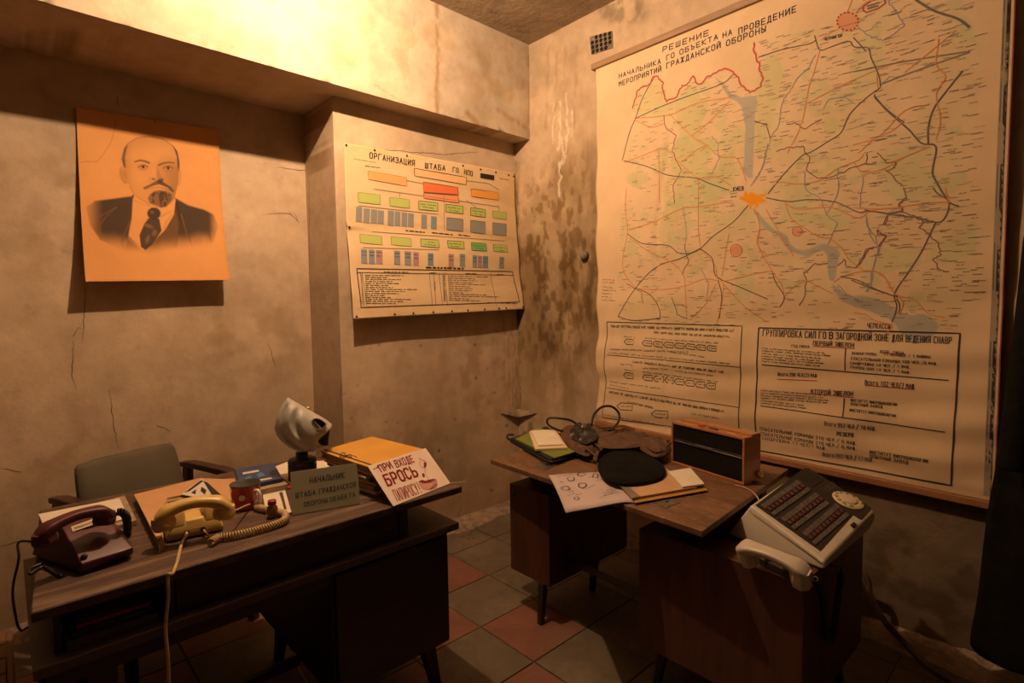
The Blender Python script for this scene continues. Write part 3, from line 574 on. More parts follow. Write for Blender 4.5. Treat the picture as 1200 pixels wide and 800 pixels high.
# brows, eyes
C = over(C, stroke(X, Y, [(270,246),(292,240),(312,244),(330,251)], 7, 5, 9)*.85, ink*3); C = over(C, stroke(X, Y, [(372,260),(392,252),(415,249),(436,252)], 9, 5, 5)*.85, ink*3)
for ex, ey in ((304, 268), (411, 273)):
    C = over(C, ell(X, Y, ex, ey, 24, 12, 4, .5)*.5, pap*.45); C = over(C, ell(X, Y, ex, ey+1, 15, 6, 4, .3)*.8, pap*.85); C = over(C, ell(X, Y, ex+1, ey, 6.5, 6.5, 0, .3)*.95, ink)
    C = over(C, stroke(X, Y, [(ex-19, ey+1), (ex-6, ey-7), (ex+8, ey-7), (ex+20, ey+1)], 3, 3)*.9, ink*1.5); C = over(C, stroke(X, Y, [(ex-16, ey+12), (ex, ey+15), (ex+16, ey+11)], 2.5, 4)*.4, ink*5)
# nose
C = over(C, polym(X, Y, [(366,262),(378,300),(390,318),(380,330),(366,322),(360,290)], 10)*.50, pap*.45); C = over(C, ell(X, Y, 350, 319, 9, 5, 10, .5)*.8, ink*3); C = over(C, ell(X, Y, 386, 322, 9, 6, 0, .5)*.8, ink*2.5)
C = over(C, stroke(X, Y, [(335,308),(331,322),(340,330)], 3, 4)*.5, ink*5); C = over(C, ell(X, Y, 352, 292, 10, 26, 0, .7)*.3, pap*1.15)
# moustache, mouth, beard
C = over(C, stroke(X, Y, [(312,358),(335,349),(358,337),(378,330)], 10, 7, 20)*.85, ink*2.6); C = over(C, stroke(X, Y, [(376,330),(398,345),(420,356),(434,370)], 19, 7, 9)*.9, ink*2)
C = over(C, stroke(X, Y, [(330,357),(352,349),(370,348),(390,349),(412,358)], 4.5, 2)*.85, pap*.95); C = over(C, stroke(X, Y, [(328,359),(368,353),(412,361)], 2, 2)*.7, ink*3)
beard = polym(X, Y, [(352,372),(375,366),(405,372),(430,385),(428,410),(408,436),(385,441),(360,432),(335,420),(326,402),(334,386),(345,378)], 10)
C = over(C, beard*(.70+.28*sstep(.4, .6, fbm(X, Y*.4, 10, 14))), ink*1.8)
# crack in the sheet, worn rim
C = over(C, stroke(X, Y, [(180,60),(184,95),(176,130),(165,165),(150,190),(128,222),(108,245),(70,244),(34,248)], 2.4, 2)*.65, pap*.35)
C = mult(C, sstep(.97, 1.0, U)*.2+sstep(.985, 1, V_)*.3, (.6, .55, .5))
po = thing('portrait_poster', 'orange-brown paper portrait of a bearded man in suit and tie on the recessed wall', 'poster', S(.5, 0).tolist())
paper = grid_obj('printed_sheet', S(U, V_), C, M['sheet_paint'], po); sm = paper.modifiers.new('t', 'SOLIDIFY'); sm.thickness = .0012; sm.offset = -1
b = MB(); b.lathe([(0,0),(.004,0),(.003,.004),(0,.005)], 10, S(.52, .012, .001), (0,-1,0)); b.build('pin', M['steel'], po)

# ------------------------------------------------------------------ organisation chart
BR = atx(615, 362, XB-.008); Yb = float(BR[1])
tl, tr, bl = aty(403,167,YP-.012), aty(606,203,YP-.012), aty(415,374,Yb-.01)
tr[0] = min(tr[0], XB-.012)
S = sheet4(tl, tr, BR, bl, lambda u, v: -.006*np.sin(v*11+u*2)*v-.004*np.sin(v*23)*v+.003*np.sin(u*8)-.012*np.exp(-((v-.47)/.015)**2)*np.clip(.12-u,0,1)*6, 2.0)
H = homog([(403,167),(606,203),(615,362),(415,374)], [(0,0),(1,0),(1,1),(0,1)])
def cp(x, y): return happ(H, 380+x/3.077, 130+y/3.077)     # from the enlarged view of the chart
U, V_ = np.meshgrid(np.linspace(0, 1, 110), np.linspace(0, 1, 110))
C = np.ones(U.shape+(3,))*np.array([.70,.53,.32])*(.90+.2*fbm(U, V_, .3, 15))[..., None]
C = mult(C, sstep(.55, .7, fbm(U, V_*2, .2, 18))*.5, (.85,.8,.7)); C = mult(C, np.exp(-((V_-.465+.03*np.sin(U*4))/.012)**2)*.5, (.8,.74,.62))
pt = S(U, V_); 
ch = thing('organisation_chart', 'curling paper organisation chart with green and orange boxes tacked to the pier', 'chart', S(.5, 0).tolist())
o = grid_obj('chart_sheet', pt, C, M['sheet_paint'], ch); sm = o.modifiers.new('t', 'SOLIDIFY'); sm.thickness = .001; sm.offset = -1
pr = Print(lambda a, b: S(a, b, .0022))
BK = (.02,.018,.02)
def rect(x0, y0, x1, y1, x2, y2, x3, y3, col, rim=True):
    q = [cp(x0,y0), cp(x1,y1), cp(x2,y2), cp(x3,y3)]; pr.poly(q, col)
    if rim: pr.line(q+[q[0]], .0045, (.10,.09,.07))
rs = random.Random(3)
def scrib(x0, y0, x1, y1, h=3, col=(.10,.09,.08), parts=None):
    # an unreadable small line of lettering, as the photograph shows it
    L = x1-x0; x = x0
    while x < x1:
        w = rs.uniform(5, 22); e = min(x+w, x1); f0, f1 = (x-x0)/L, (e-x0)/L
        a0, a1 = cp(x, y0+(y1-y0)*f0), cp(e, y0+(y1-y0)*f1); pr.line([a0, a1], h*.0011, col); x = e+rs.uniform(2, 5)
def cword(t, x0, y0, x1, y1, h, col=BK):
    bl_, br_ = np.array(cp(x0,y0)), np.array(cp(x1,y1)); up = np.array(cp(x0, y0-h))-bl_; pr.text(t, bl_, br_, up, col)
cword('ОРГАНИЗАЦИЯ', 166, 169, 331, 198, 20); cword('ШТАБА', 368, 206, 441, 216, 18); cword('ГО', 468, 220, 489, 224, 16); cword('НПО', 510, 229, 541, 236, 17)
scrib(110, 172, 190, 185, 2); scrib(150, 197, 208, 204, 3); scrib(640, 244, 675, 250, 2)
rect(570,226, 620,234, 620,250, 570,242, (.012,.012,.012))
OR = (.78,.36,.13); O2 = (.72,.17,.05); GR = (.42,.50,.13); G2 = (.16,.42,.12); SL = (.24,.25,.25)
rect(163,216, 302,240, 305,270, 166,245, OR); rect(330,207, 519,240, 519,267, 332,234, (.74,.45,.22)); rect(364,256, 488,276, 492,302, 367,292, O2)
rect(367,295, 490,305, 494,332, 368,314, (.76,.28,.12)); rect(537,281, 637,295, 640,321, 540,308, (.75,.33,.06))
for q in ((128,293,208,302,210,336,130,327), (244,311,315,319,316,349,246,341), (349,324,417,331,418,361,350,354), (447,336,509,343,509,371,447,363), (537,348,591,355,591,383,537,376), (618,360,668,366,669,391,618,384)):
    rect(*q, GR)
    scrib(q[0]+6, q[1]+11, q[2]-6, q[3]+10, 4, (.05,.12,.03)); scrib(q[0]+12, q[1]+20, q[2]-12, q[3]+20, 4, (.05,.12,.03))
for k, q in enumerate(((137,444,215,451,216,482,137,474), (250,453,320,459,321,488,250,481), (356,461,420,465,421,493,356,487), (452,467,510,471,511,498,453,493), (538,474,592,478,593,505,538,502), (618,481,668,484,669,509,618,505))):
    rect(*q, G2 if k == 4 else GR); scrib(q[0]+6, q[1]+11, q[2]-6, q[3]+10, 4, (.05,.12,.03)); scrib(q[0]+10, q[1]+20, q[2]-10, q[3]+20, 4, (.05,.12,.03))
rect(137,468,215,476,216,482,137,474, (.06,.35,.12), False)
for x, y, w, h in ((121,343,23,54),(149,349,23,52),(176,352,23,50),(201,356,23,48),(238,357,22,54),(263,360,20,52),(288,364,20,50),(311,367,21,49),(359,372,20,50),(394,378,20,46)):
    rect(x, y, x+w, y+w*.13, x+w, y+w*.13+h, x, y+h, (.17,.25,.31) if x == 394 else SL, False); scrib(x+3, y+14, x+w-3, y+16, 5, (.09,.09,.09)); scrib(x+3, y+26, x+w-3, y+28, 4, (.12,.12,.12))
for x, y, w, h in ((451,384,58,44),(537,394,53,43),(618,402,49,42)): rect(x, y, x+w, y+w*.11, x+w, y+h+w*.11, x, y+h, (.25,.25,.24)); scrib(x+6, y+16, x+w-14, y+20, 4, (.1,.1,.1)); scrib(x+6, y+26, x+w-22, y+28, 4, (.1,.1,.1))
for x, y, w, h, c in ((138,497,22,52,0),(166,498,22,52,0),(192,500,24,50,2),(258,503,22,50,0),(296,505,23,50,0),(327,508,20,48,2),(379,512,20,44,1),(453,515,19,46,2),(494,515,19,46,0),(540,519,17,44,0),(560,521,15,42,2),(578,522,19,42,1),(639,525,17,40,0)):
    rect(x, y, x+w, y+2, x+w, y+h+2, x, y+h, ((.22,.25,.28), (.14,.24,.33), (.36,.23,.24))[c], False); scrib(x+3, y+10, x+w-3, y+11, 5, (.08,.08,.09)); scrib(x+3, y+22, x+w-4, y+23, 5, (.1,.1,.1))
LN = (.20,.17,.13)
for pts in ([(305,250),(364,262)], [(519,252),(600,262)], [(185,280),(640,345)], [(130,340),(420,372)], [(440,300),(442,430)], [(180,434),(660,468)], [(145,492),(420,500)], [(280,294),(280,311)], [(640,340),(641,360)], [(600,262),(640,285)], [(520,320),(560,350)]):
    pr.line([cp(*p) for p in pts], .003, LN)
scrib(303, 430, 372, 437, 6, BK); scrib(397, 438, 472, 446, 6, BK); scrib(492, 446, 535, 451, 6, BK); scrib(372, 564, 508, 568, 9, BK)
tb = [(122,568),(688,578),(706,688),(135,708)]; q = [cp(*p) for p in tb]; pr.line(q+[q[0]], .0045, BK); pr.line([cp(122,582), cp(690,592)], .003, BK)
for x0, x1 in ((135,147),(142,155),(385,392),(400,405),(420,428),(440,446),(607,622)): pr.line([cp(x0, 582), cp(x1, 702)], .003, LN)
scrib(220, 580, 310, 581, 4); scrib(388, 583, 412, 583, 4); scrib(515, 586, 560, 586, 4); scrib(630, 589, 655, 589, 4)
for k in range(15):
    y = 592+k*7.2; ex = rs.uniform(190, 345); scrib(152, y, ex, y+1, 3.4); scrib(137, y, 142, y, 3)
    if k < 13: scrib(452, y+3, rs.uniform(500, 645), y+6, 3.4); scrib(432, y+3, 441, y+3, 5)
    if 2 < k < 8: scrib(400, y+2, 406, y+2, 5)
scrib(590, 690, 700, 694, 4)
pr.build('printed_chart', ch)
for k, (x, y) in enumerate([(71,118),(184,136),(302,158),(505,199),(570,212),(626,222),(673,232),(692,237),(120,746),(258,742),(325,738),(396,735),(462,734),(519,731),(580,728),(632,725),(658,722),(720,722),(88,418)]):
    u, v = cp(x, y); b = MB(); b.lathe([(0,0),(.0065,0),(.006,.003),(0,.004)], 8, S(np.clip(u,.01,.99), np.clip(v,.012,.985), .001), (0,-1,0)); b.build('tack', M['black_print'], ch)

# ------------------------------------------------------------------ the large wall map
XM = XB-.030
mt, mb = atx(699, 81, XM), atx(1166, 588, XM)
Y0, Y1, Zt, Zb = float(mt[1]), float(mb[1]), float(mt[2]), float(mb[2])      # left, right, top, bottom
bot = lambda y: Zb+(float(atx(745, 500, XM)[2])-Zb)*(y-Y1)/(Y0-Y1)
def SM(y, z, off=0.0):
    y, z = np.asarray(y, float), np.asarray(z, float); v = (Zt-z)/(Zt-Zb); l = np.clip((y-Y0+.10)/.10, 0, 1)
    w = .0045*np.sin(z*21+y*2.2+.7*np.sin(y*3))*sstep(.25, .8, v)+.003*np.sin(z*47+y*5)*sstep(.5, .9, v)+.0035*np.sin(z*7+1)+.002*np.sin(y*17+z*9)*sstep(.6, .9, v)
    w = w+.010*l*np.sin(z*18)*.7-.007*np.exp(-((y-1.62+.05*np.sin(z*3))/.018)**2)*sstep(.15,.3,v)+.018*np.exp(-((y-.40)/.14)**2-((v-.955)/.035)**2)-.012*np.exp(-((y-.62)/.10)**2-((v-.90)/.04)**2)
    w = w*sstep(0, .04, v)*sstep(0, .03, 1-v)
    return np.stack([XM-.006-w-off, y+.006*np.sin(z*19)*np.clip((y-Y0+.25)/.25, 0, 1), z+0*y], -1)
def mp(x, y): p = atx(x, y, XM-.004); return (float(p[1]), float(p[2]))
Zg = np.linspace(0, 1, 400); Yg = np.linspace(Y0, Y1, 340); A, B = np.meshgrid(Yg, Zg); B = Zt+(bot(A)-Zt)*B
Pm = SM(A, B); X, Y = topx(Pm)
C = np.ones(X.shape+(3,))*np.array([.69,.525,.335])*(.93+.14*fbm(A, B, .5, 22))[..., None]
z1 = lambda L: [(720+x/4.444, 60+y/4.444) for x, y in L]; z2 = lambda L: [(720+x/4.444, 220+y/4.444) for x, y in L]
z3 = lambda L: [(880+x/4.444, y/4.444) for x, y in L]; z4 = lambda L: [(880+x/4.444, 180+y/4.444) for x, y in L]; z5 = lambda L: [(1000+x/4.444, 220+y/4.444) for x, y in L]
redline = z1([(97,300),(103,268),(115,232),(125,205),(135,192),(158,184),(180,180),(192,160),(205,135),(222,128),(240,150),(255,165),(250,200),(262,240),(272,265),(290,250),(322,240),(340,205),(355,180),(378,180),(395,150),(412,128),(425,165),(450,170),(470,150),(490,130),(520,120),(545,105),(580,92),(612,105),(635,125),(652,150),(660,180),(685,200),(705,210),(735,203),(760,185),(772,150),(768,118),(752,95),(760,70),(742,40),(728,0)])+[(884,50)]
land = redline+[(884,50),(970,30),(1010,0),(1110,-40),(1150,60),(1140,200),(1150,330),(1120,390),(1050,440),(900,470),(740,440),(722,380),(728,260),(735,200)]
lm = polym(X, Y, land, 6)
g = sstep(.47, .56, fbm(A*1.5, B, .20, 40, 5)); west = 1-sstep(860, 935, X); north = 1-sstep(230, 300, Y)
C = over(C, lm*g*np.clip(.25+.75*west*north, 0, 1)*.62, (.50,.50,.24)); C = over(C, lm*sstep(.60, .68, fbm(A, B*1.4, .13, 52, 4))*.5*(1-sstep(330, 420, Y)), (.47,.50,.26))
for L in (z1([(100,290),(215,135),(255,180),(272,262),(340,260),(250,350),(120,340)]), z3([(25,430),(80,290),(140,280),(180,400),(120,600),(60,780),(20,780)]), z3([(370,640),(430,610),(470,660),(420,700),(380,690)]), z5([(290,545),(370,540),(360,580),(300,600)]),
          z1([(560,430),(640,400),(660,470),(570,520),(540,480)]), z1([(460,500),(520,440),(540,520),(480,560)])): C = over(C, polym(X, Y, L, 7)*.45, (.46,.50,.22))
BL = (.34,.36,.33)
for L in (z1([(515,125),(545,150),(570,165),(590,195),(612,225),(662,240),(705,232),(738,240),(746,262),(732,330),(730,400),(726,500),(722,600),(720,655),(700,662),(680,640),(668,625),(676,560),(680,470),(682,400),(672,335),(662,290),(640,262),(600,245),(575,210),(560,180)]),
          z4([(5,285),(30,300),(50,322),(75,350),(100,378),(130,400),(165,412),(190,430),(205,470),(235,495),(270,503),(300,498),(340,480),(370,468),(395,472),(420,480),(445,495),(465,520),(455,560),(446,600),(440,650),(425,665),(408,655),(402,620),(398,560),(396,525),(375,505),(340,515),(300,540),(265,528),(230,520),(195,500),(170,470),(150,430),(120,415),(90,400),(60,378),(45,350),(30,325)]),
          z5([(0,565),(50,562),(100,572),(150,590),(190,612),(225,640),(260,655),(310,662),(360,655),(400,670),(430,695),(445,722),(425,760),(380,800),(330,815),(280,790),(240,745),(215,705),(180,680),(130,662),(80,640),(30,625),(0,618)]),
          z5([(-110,500),(-60,540),(0,565),(0,615),(-60,590),(-100,540)])): C = over(C, polym(X, Y, L, 1.6)*.8, BL)
C = over(C, polym(X, Y, z2([(650,58),(662,40),(672,45),(680,12),(695,30),(715,22),(735,32),(752,38),(790,26),(792,40),(770,52),(790,68),(765,82),(750,80),(748,105),(736,102),(730,88),(715,92),(712,110),(700,108),(702,86),(680,72)]), 1.2), (.80,.33,.01))
for cx, cy, r in ((993.7, 25.5, 12.5), (863, 293.5, 7), (935, 271, 5.5)): C = over(C, ell(X, Y, cx, cy, r, r*.8, 0, .1)*.75, (.68,.26,.14))
C = mult(C, sstep(Y0-.012, Y0, A)*.5, (.4,.4,.4)); C = mult(C, sstep(.55,.7,fbm(A, B*2, .3, 91))*sstep(1.4,.8,B)*.5, (.85,.82,.75))
wm = thing('wall_map', 'very large printed wall map with town names hanging on wooden rods on the right-hand wall', 'map', (XM-.006, (Y0+Y1)/2, Zt))
o = grid_obj('map_sheet', Pm, C, M['sheet_paint'], wm); sm = o.modifiers.new('t', 'SOLIDIFY'); sm.thickness = .001; sm.offset = -1
pr = Print(lambda a, b: SM(a, b, .0016)); ppx = lambda L: [mp(*p) for p in L]
ORG, DK, RV, PU = (.66,.26,.08), (.13,.10,.09), (.30,.29,.31), (.26,.10,.09)
def wl_(L, w, col, jag=0, n=6):
    P = ppx(L)
    if jag:
        Q = []; 
        for p, q in zip(P, P[1:]):
            for k in range(n): t = k/n; Q.append((p[0]+(q[0]-p[0])*t+rs.uniform(-jag, jag), p[1]+(q[1]-p[1])*t+rs.uniform(-jag, jag)))
        P = Q+[P[-1]]
    else: P = [tuple(p) for p in bez([(*p, 0) for p in P], 5)]; P = [p[:2] for p in P]
    pr.line(P, w, col)
rs = random.Random(11)
wl_(redline, .0075, (.50,.07,.07), .004, 3)
for L in (z1([(110,350),(240,290),(380,235),(560,170),(620,120)]), z1([(40,570),(80,420),(110,350),(150,240),(215,130)]), z1([(50,570),(170,600),(280,645),(420,660),(500,690),(600,725)]), z3([(40,300),(160,260),(300,230),(340,210)]), z3([(333,185),(345,230),(365,262),(430,240),(510,215),(540,245),(610,250),(625,300),(665,390),(675,450)]),
          z3([(675,455),(600,510),(515,595),(470,690),(390,745),(310,795)])+z4([(270,10),(180,100),(90,210)]), z3([(645,490),(650,515),(720,580),(800,640)]), z4([(80,230),(200,250),(300,240),(440,252),(560,305),(620,300),(800,322)]), z4([(110,610),(130,670),(175,745),(150,800)]), z4([(470,640),(560,660),(650,705),(760,745)])+z5([(220,560)]),
          z5([(60,115),(200,140),(330,155),(455,178),(500,80),(440,30),(415,0)]), z5([(430,180),(400,240),(350,340),(280,450),(215,550),(225,620),(200,700)]), z5([(-10,480),(100,525),(220,565)]), z2([(70,240),(150,290),(280,300),(340,340),(430,330),(520,250),(620,180),(700,90)]), z2([(20,670),(110,520),(220,410),(340,370),(450,315)]),
          z2([(450,315),(510,370),(530,460),(640,510),(800,580)]), z2([(110,520),(190,560),(235,640),(230,690)]), z2([(20,670),(100,690),(230,680)]), z2([(540,480),(560,560),(545,680)]), [(1015,60),(1000,44)], z5([(225,575),(240,610),(235,660)])):
    wl_(L, .0042, DK)
for x in ((675,455),(1,1)): pass
wl_([(897,116),(950,97),(1000,84),(1060,72),(1136,60)][2:], .0055, (.22,.18,.15)); wl_([(1034,98),(1070,84),(1136,61)], .0055, (.22,.18,.15)); wl_([(1073,0),(1095,13),(1122,22),(1136,32)], .008, (.14,.12,.10))
wl_([(1128,83),(1108,108),(1094,128),(1088,150),(1088,170)], .0055, DK); wl_([(1025,113),(1040,130),(1065,152),(1080,168),(1097,172),(1093,200),(1097,212),(1112,236),(1124,242)], .0055, DK)
for L in (z1([(110,350),(290,330),(430,270),(600,240)]), z1([(290,330),(400,440),(480,490),(550,550),(640,560),(690,680)]), z1([(50,580),(130,550),(260,510),(350,590),(440,660),(520,650),(610,700)]), z1([(400,440),(480,380),(600,260)]), z1([(350,580),(420,520),(480,490)]), z1([(230,520),(235,640),(235,790)]), z1([(110,360),(190,395),(250,380)]), z1([(440,660),(440,800)]),
          z3([(360,260),(330,370),(300,460),(262,650),(190,800)]), z3([(290,540),(400,480),(480,440),(640,370),(800,310)]), z3([(365,210),(420,170),(480,140)]), z3([(500,70),(530,0)]), z3([(545,70),(600,15),(650,0)]), z3([(655,380),(660,450),(675,455)]), z3([(560,800),(650,720),(740,680),(800,620)]),
          z4([(100,190),(150,150),(250,160),(360,140),(450,80),(560,35),(590,0)]), z4([(180,255),(215,340),(300,400),(360,435),(415,440)]), z4([(180,255),(240,290),(380,280),(450,290),(560,335),(640,295),(800,280)]), z4([(415,440),(480,500),(510,550),(590,610)]), z4([(20,280),(50,380),(35,470),(110,610),(160,680),(175,745)]), z4([(175,745),(230,690),(290,665),(350,690),(430,730)]), z4([(430,670),(500,630),(630,610),(700,650),(750,730)]),
          z4([(540,50),(580,95),(680,85),(800,20)]), z4([(110,610),(0,630)]), z5([(0,105),(120,110),(250,100),(380,80),(500,75)]), z5([(480,0),(490,50),(503,80)]), z5([(60,430),(150,450),(215,550),(320,585),(390,655),(475,675)]), z2([(65,0),(60,120),(70,230),(45,420),(105,520)]), z2([(70,220),(200,180),(350,110),(440,100),(600,75)]), z2([(80,260),(180,330),(300,390),(355,450),(370,520),(375,670)]),
          z2([(120,525),(250,530),(370,510),(470,475),(570,485),(700,455),(800,435)]), z2([(440,0),(440,200),(450,310)]), z2([(450,320),(520,400),(535,470)]), z2([(600,240),(580,340),(560,460)]), z2([(560,490),(680,620),(780,690)]), z2([(530,500),(480,600),(400,680)]), z2([(730,100),(760,200),(750,300),(800,360)]), z2([(220,410),(300,380)]), z2([(570,500),(560,600),(530,710)]),
          [(1000,116),(950,130),(1060,85),(1120,36)][2:], [(1100,45),(1097,75),(1108,90),(1097,110),(1102,140),(1097,165)], [(1000,170),(1030,160),(1060,130),(1090,122)], [(1045,190),(1090,172)], [(898,245),(930,300)], z5([(0,650),(60,660),(110,690),(200,715)]), z5([(220,555),(260,600),(235,660)]), z5([(205,720),(160,770)])):
    wl_(L, .0038, ORG)
for L in (z3([(340,285),(300,350),(240,410),(200,480),(170,520),(155,570),(150,640),(110,710),(80,790)])+z4([(75,0),(70,60),(30,130),(0,170)]), z3([(560,140),(590,175),(640,195),(690,210),(740,180),(800,130)]), z3([(720,10),(760,70),(800,130)]), z3([(380,560),(400,520),(480,500),(540,540)]), z4([(280,90),(290,190),(360,230),(400,320),(450,360),(430,420),(400,470)]), z4([(455,80),(460,180),(430,260),(400,310)]), z4([(590,120),(570,280)]), z4([(600,320),(620,420),(665,490),(635,600),(630,680),(600,720)]),
          z5([(70,150),(75,200),(110,250),(135,310),(100,420),(95,490),(65,540)]), z1([(505,440),(540,480),(545,560),(510,640)]), z1([(720,690),(760,640),(790,560),(800,480)]), z4([(450,680),(500,735),(560,760)]), z2([(360,100),(380,250),(370,300)]), z2([(480,600),(490,500),(450,420)]), z3([(680,440),(720,400),(800,395)])):
    wl_(L, .0036, RV, .0035, 5)
for L in (z1([(260,330),(265,400),(320,440),(300,520),(350,620),(310,700),(315,795)]), z3([(20,630),(80,645),(100,720)]), z3([(190,650),(230,640),(280,675),(370,620)]), z3([(130,790),(200,770),(270,765),(290,800)])+z4([(310,20),(290,80),(350,130),(410,130),(540,70),(600,50),(610,0)]), z4([(660,0),(700,45),(755,45),(750,75),(705,90),(770,150),(800,170)]), z4([(800,240),(775,260),(790,300),(720,310),(690,370)]), z4([(655,400),(705,430),(665,480)]), z4([(290,660),(275,620),(330,575),(400,570)]), z4([(450,585),(485,550),(500,590),(550,590),(600,500),(640,490)]),
          z4([(290,670),(280,740),(250,790)]), z5([(270,0),(275,50),(240,90),(260,120),(190,130),(165,195)]), z5([(240,115),(330,155),(370,175),(340,205),(395,240),(440,290),(455,350),(415,375),(460,430),(500,435)]), z5([(125,215),(130,240),(170,255),(135,300),(80,315),(40,390),(10,420)]), z1([(735,370),(800,380)]), z2([(370,300),(385,380),(350,450)]), z2([(300,570),(330,660),(380,680)]), z2([(150,600),(140,540),(60,500)])):
    wl_(L, .0038, PU, .004, 5)
# circled towns, call-out
def ring(cx, cy, rx, ry, w, col, dash=False):
    P = ppx([(cx+rx*math.cos(a), cy+ry*math.sin(a)) for a in np.linspace(0, 2*math.pi, 33)])
    if dash:
        for k in range(0, 32, 2): pr.line(P[k:k+2], w, col)
    else: pr.line(P, w, col)
RD = (.42,.05,.05); ring(993.7, 25.5, 12.5, 10.5, .007, RD, True); ring(863, 293.5, 7, 7, .005, RD, True); ring(935, 271, 5.8, 5.5, .005, RD, True)
pr.line(ppx([(1012,8),(1022,1),(1036,-2),(1038,4),(1030,10),(1016,15),(1012,13),(1012,8)]), .006, RD); pr.line(ppx([(1016,8),(1032,3)]), .005, DK); pr.line(ppx([(1017,11),(1030,7)]), .005, DK)
def mword(t, x0, y0, x1, y1, h, col=BK):
    bl_, br_ = np.array(mp(x0,y0)), np.array(mp(x1,y1)); up = np.array(mp(x0, y0-h))-bl_; up[0] = 0; pr.text(t, bl_, br_, up, col, .16 if h < 7.2 else .15)
for t, q in (('РЕШЕНИЕ', (777,61.5,831,41.5,5.8)), ('НАЧАЛЬНИКА', (726.5,92,775,74.5,5)), ('ГО', (781.5,71,791,67,5.3)), ('ОБЪЕКТА', (797,64.5,842,46,5.4)), ('НА', (847.5,45,858.5,40.5,5.8)), ('ПРОВЕДЕНИЕ', (866,40.5,933.5,14,6.4)),
             ('МЕРОПРИЯТИЙ', (726,101.5,775.5,83.5,5.2)), ('ГРАЖДАНСКОЙ', (781.5,80.5,845,56,5.8)), ('ОБОРОНЫ', (851.5,54.5,898,37,6.2)), ('КИЕВ', (860,224,872,223,4.5)), ('ЧЕРНИГОВ', (966,48,987,43,3.2)), ('ЧЕРКАССЫ', (1016,384,1043,385,5.5))): mword(t, *q)
# small place names: dashes too small to read
n = 0
xs = np.array([p[0] for p in land]); 
while n < 1500:
    x, y = 725+425*rs.random()**1.25, rs.uniform(0, 480)
    if polym(np.array([[x]]), np.array([[y]]), land, 1)[0, 0] < .5 or (y > 385 and x > 705): continue
    if 860 < x < 905 and 215 < y < 250: continue
    p = mp(x, y); w = rs.uniform(.016, .038); h = rs.uniform(.0020, .0030); c = rs.choice([(.30,.24,.17), (.38,.31,.22), (.22,.17,.13)])
    k = rs.choice((1, 1, 2))
    for i in range(k): pr.line([(p[0]-w*i/k-.003*i, p[1]), (p[0]-w*(i+1)/k, p[1])], h, c, 1)
    n += 1
    if x > 940 and rs.random() < .45: n -= .0
# margin lines
for x0, x1, w, c in ((1186.5, 1156, .009, (.03,.025,.03)), (1181, 1151.5, .003, (.12,.10,.09)), (1193, 1163, .0035, (.30,.05,.05))):
    a, b_ = mp(x0, -30), mp(x1, 592); yy = (a[0]+b_[0])/2; pr.line([(yy, Zt-.01), (yy, bot(yy)+.02)], w, c, .03)
yy = (mp(1184, -30)[0]+mp(1153.5, 592)[0])/2; pr.line([(yy, Zt-.01), (yy, bot(yy)+.02)], .020, (.33,.27,.20), .03)
# lower right table
BX = [(889,384),(1125,390.5),(1115,568),(885,527)]; q = ppx(BX); pr.line(q+[q[0]], .0062, (.04,.03,.03))
def row(words, x0, y0, x1, y1, h, col=BK):
    tot = sum(len(w) for w in words)+len(words)*.9-.9; pos = 0
    for w in words:
        f0, f1 = pos/tot, (pos+len(w))/tot; mword(w, x0+(x1-x0)*f0, y0+(y1-y0)*f0, x0+(x1-x0)*f1, y0+(y1-y0)*f1, h, col); pos += len(w)+.9
row(['ГРУППИРОВКА','СИЛ','ГО','В','ЗАГОРОДНОЙ','ЗОНЕ','ДЛЯ','ВЕДЕНИЯ','СНАВР'], 894, 393.5, 1115, 402.5, 7.5)
row(['ПЕРВЫЙ','ЭШЕЛОН'], 953, 404, 1001, 406.5, 4.5); row(['ВТОРОЙ','ЭШЕЛОН'], 950.5, 461, 1000, 463.5, 4.8); row(['РЕЗЕРВ'], 981, 510, 1000, 512, 4.5)
for L in ([(953,405.5),(1002,408)], [(911,444),(958,446)], [(949,460.5),(1001,465.5)], [(1014,451),(1072,456)], [(1034,413),(1059,415)]): pr.line(ppx(L), .0035, RD)
for L in ([(893.5,427),(1112,445.5)], [(991.5,407.5),(990.5,434)], [(892,475),(1108,505.5)], [(989.5,466),(988.5,488)]): pr.line(ppx(L), .0042, (.05,.04,.04))
row(['Всего','102','ЧЕЛ/7','МАШ'], 1014, 450, 1071, 455, 5); row(['Всего','290','ЧЕЛ/23','МАШ'], 912, 440, 957, 442, 4); row(['Всего','997','ЧЕЛ','/','18','МАШ.'], 967, 497.5, 1027, 505, 4.5, (.10,.08,.07)); row(['Всего','997','ЧЕЛ','/','17','МАШ.'], 964, 534, 1024, 541.5, 4.5, (.14,.11,.09))
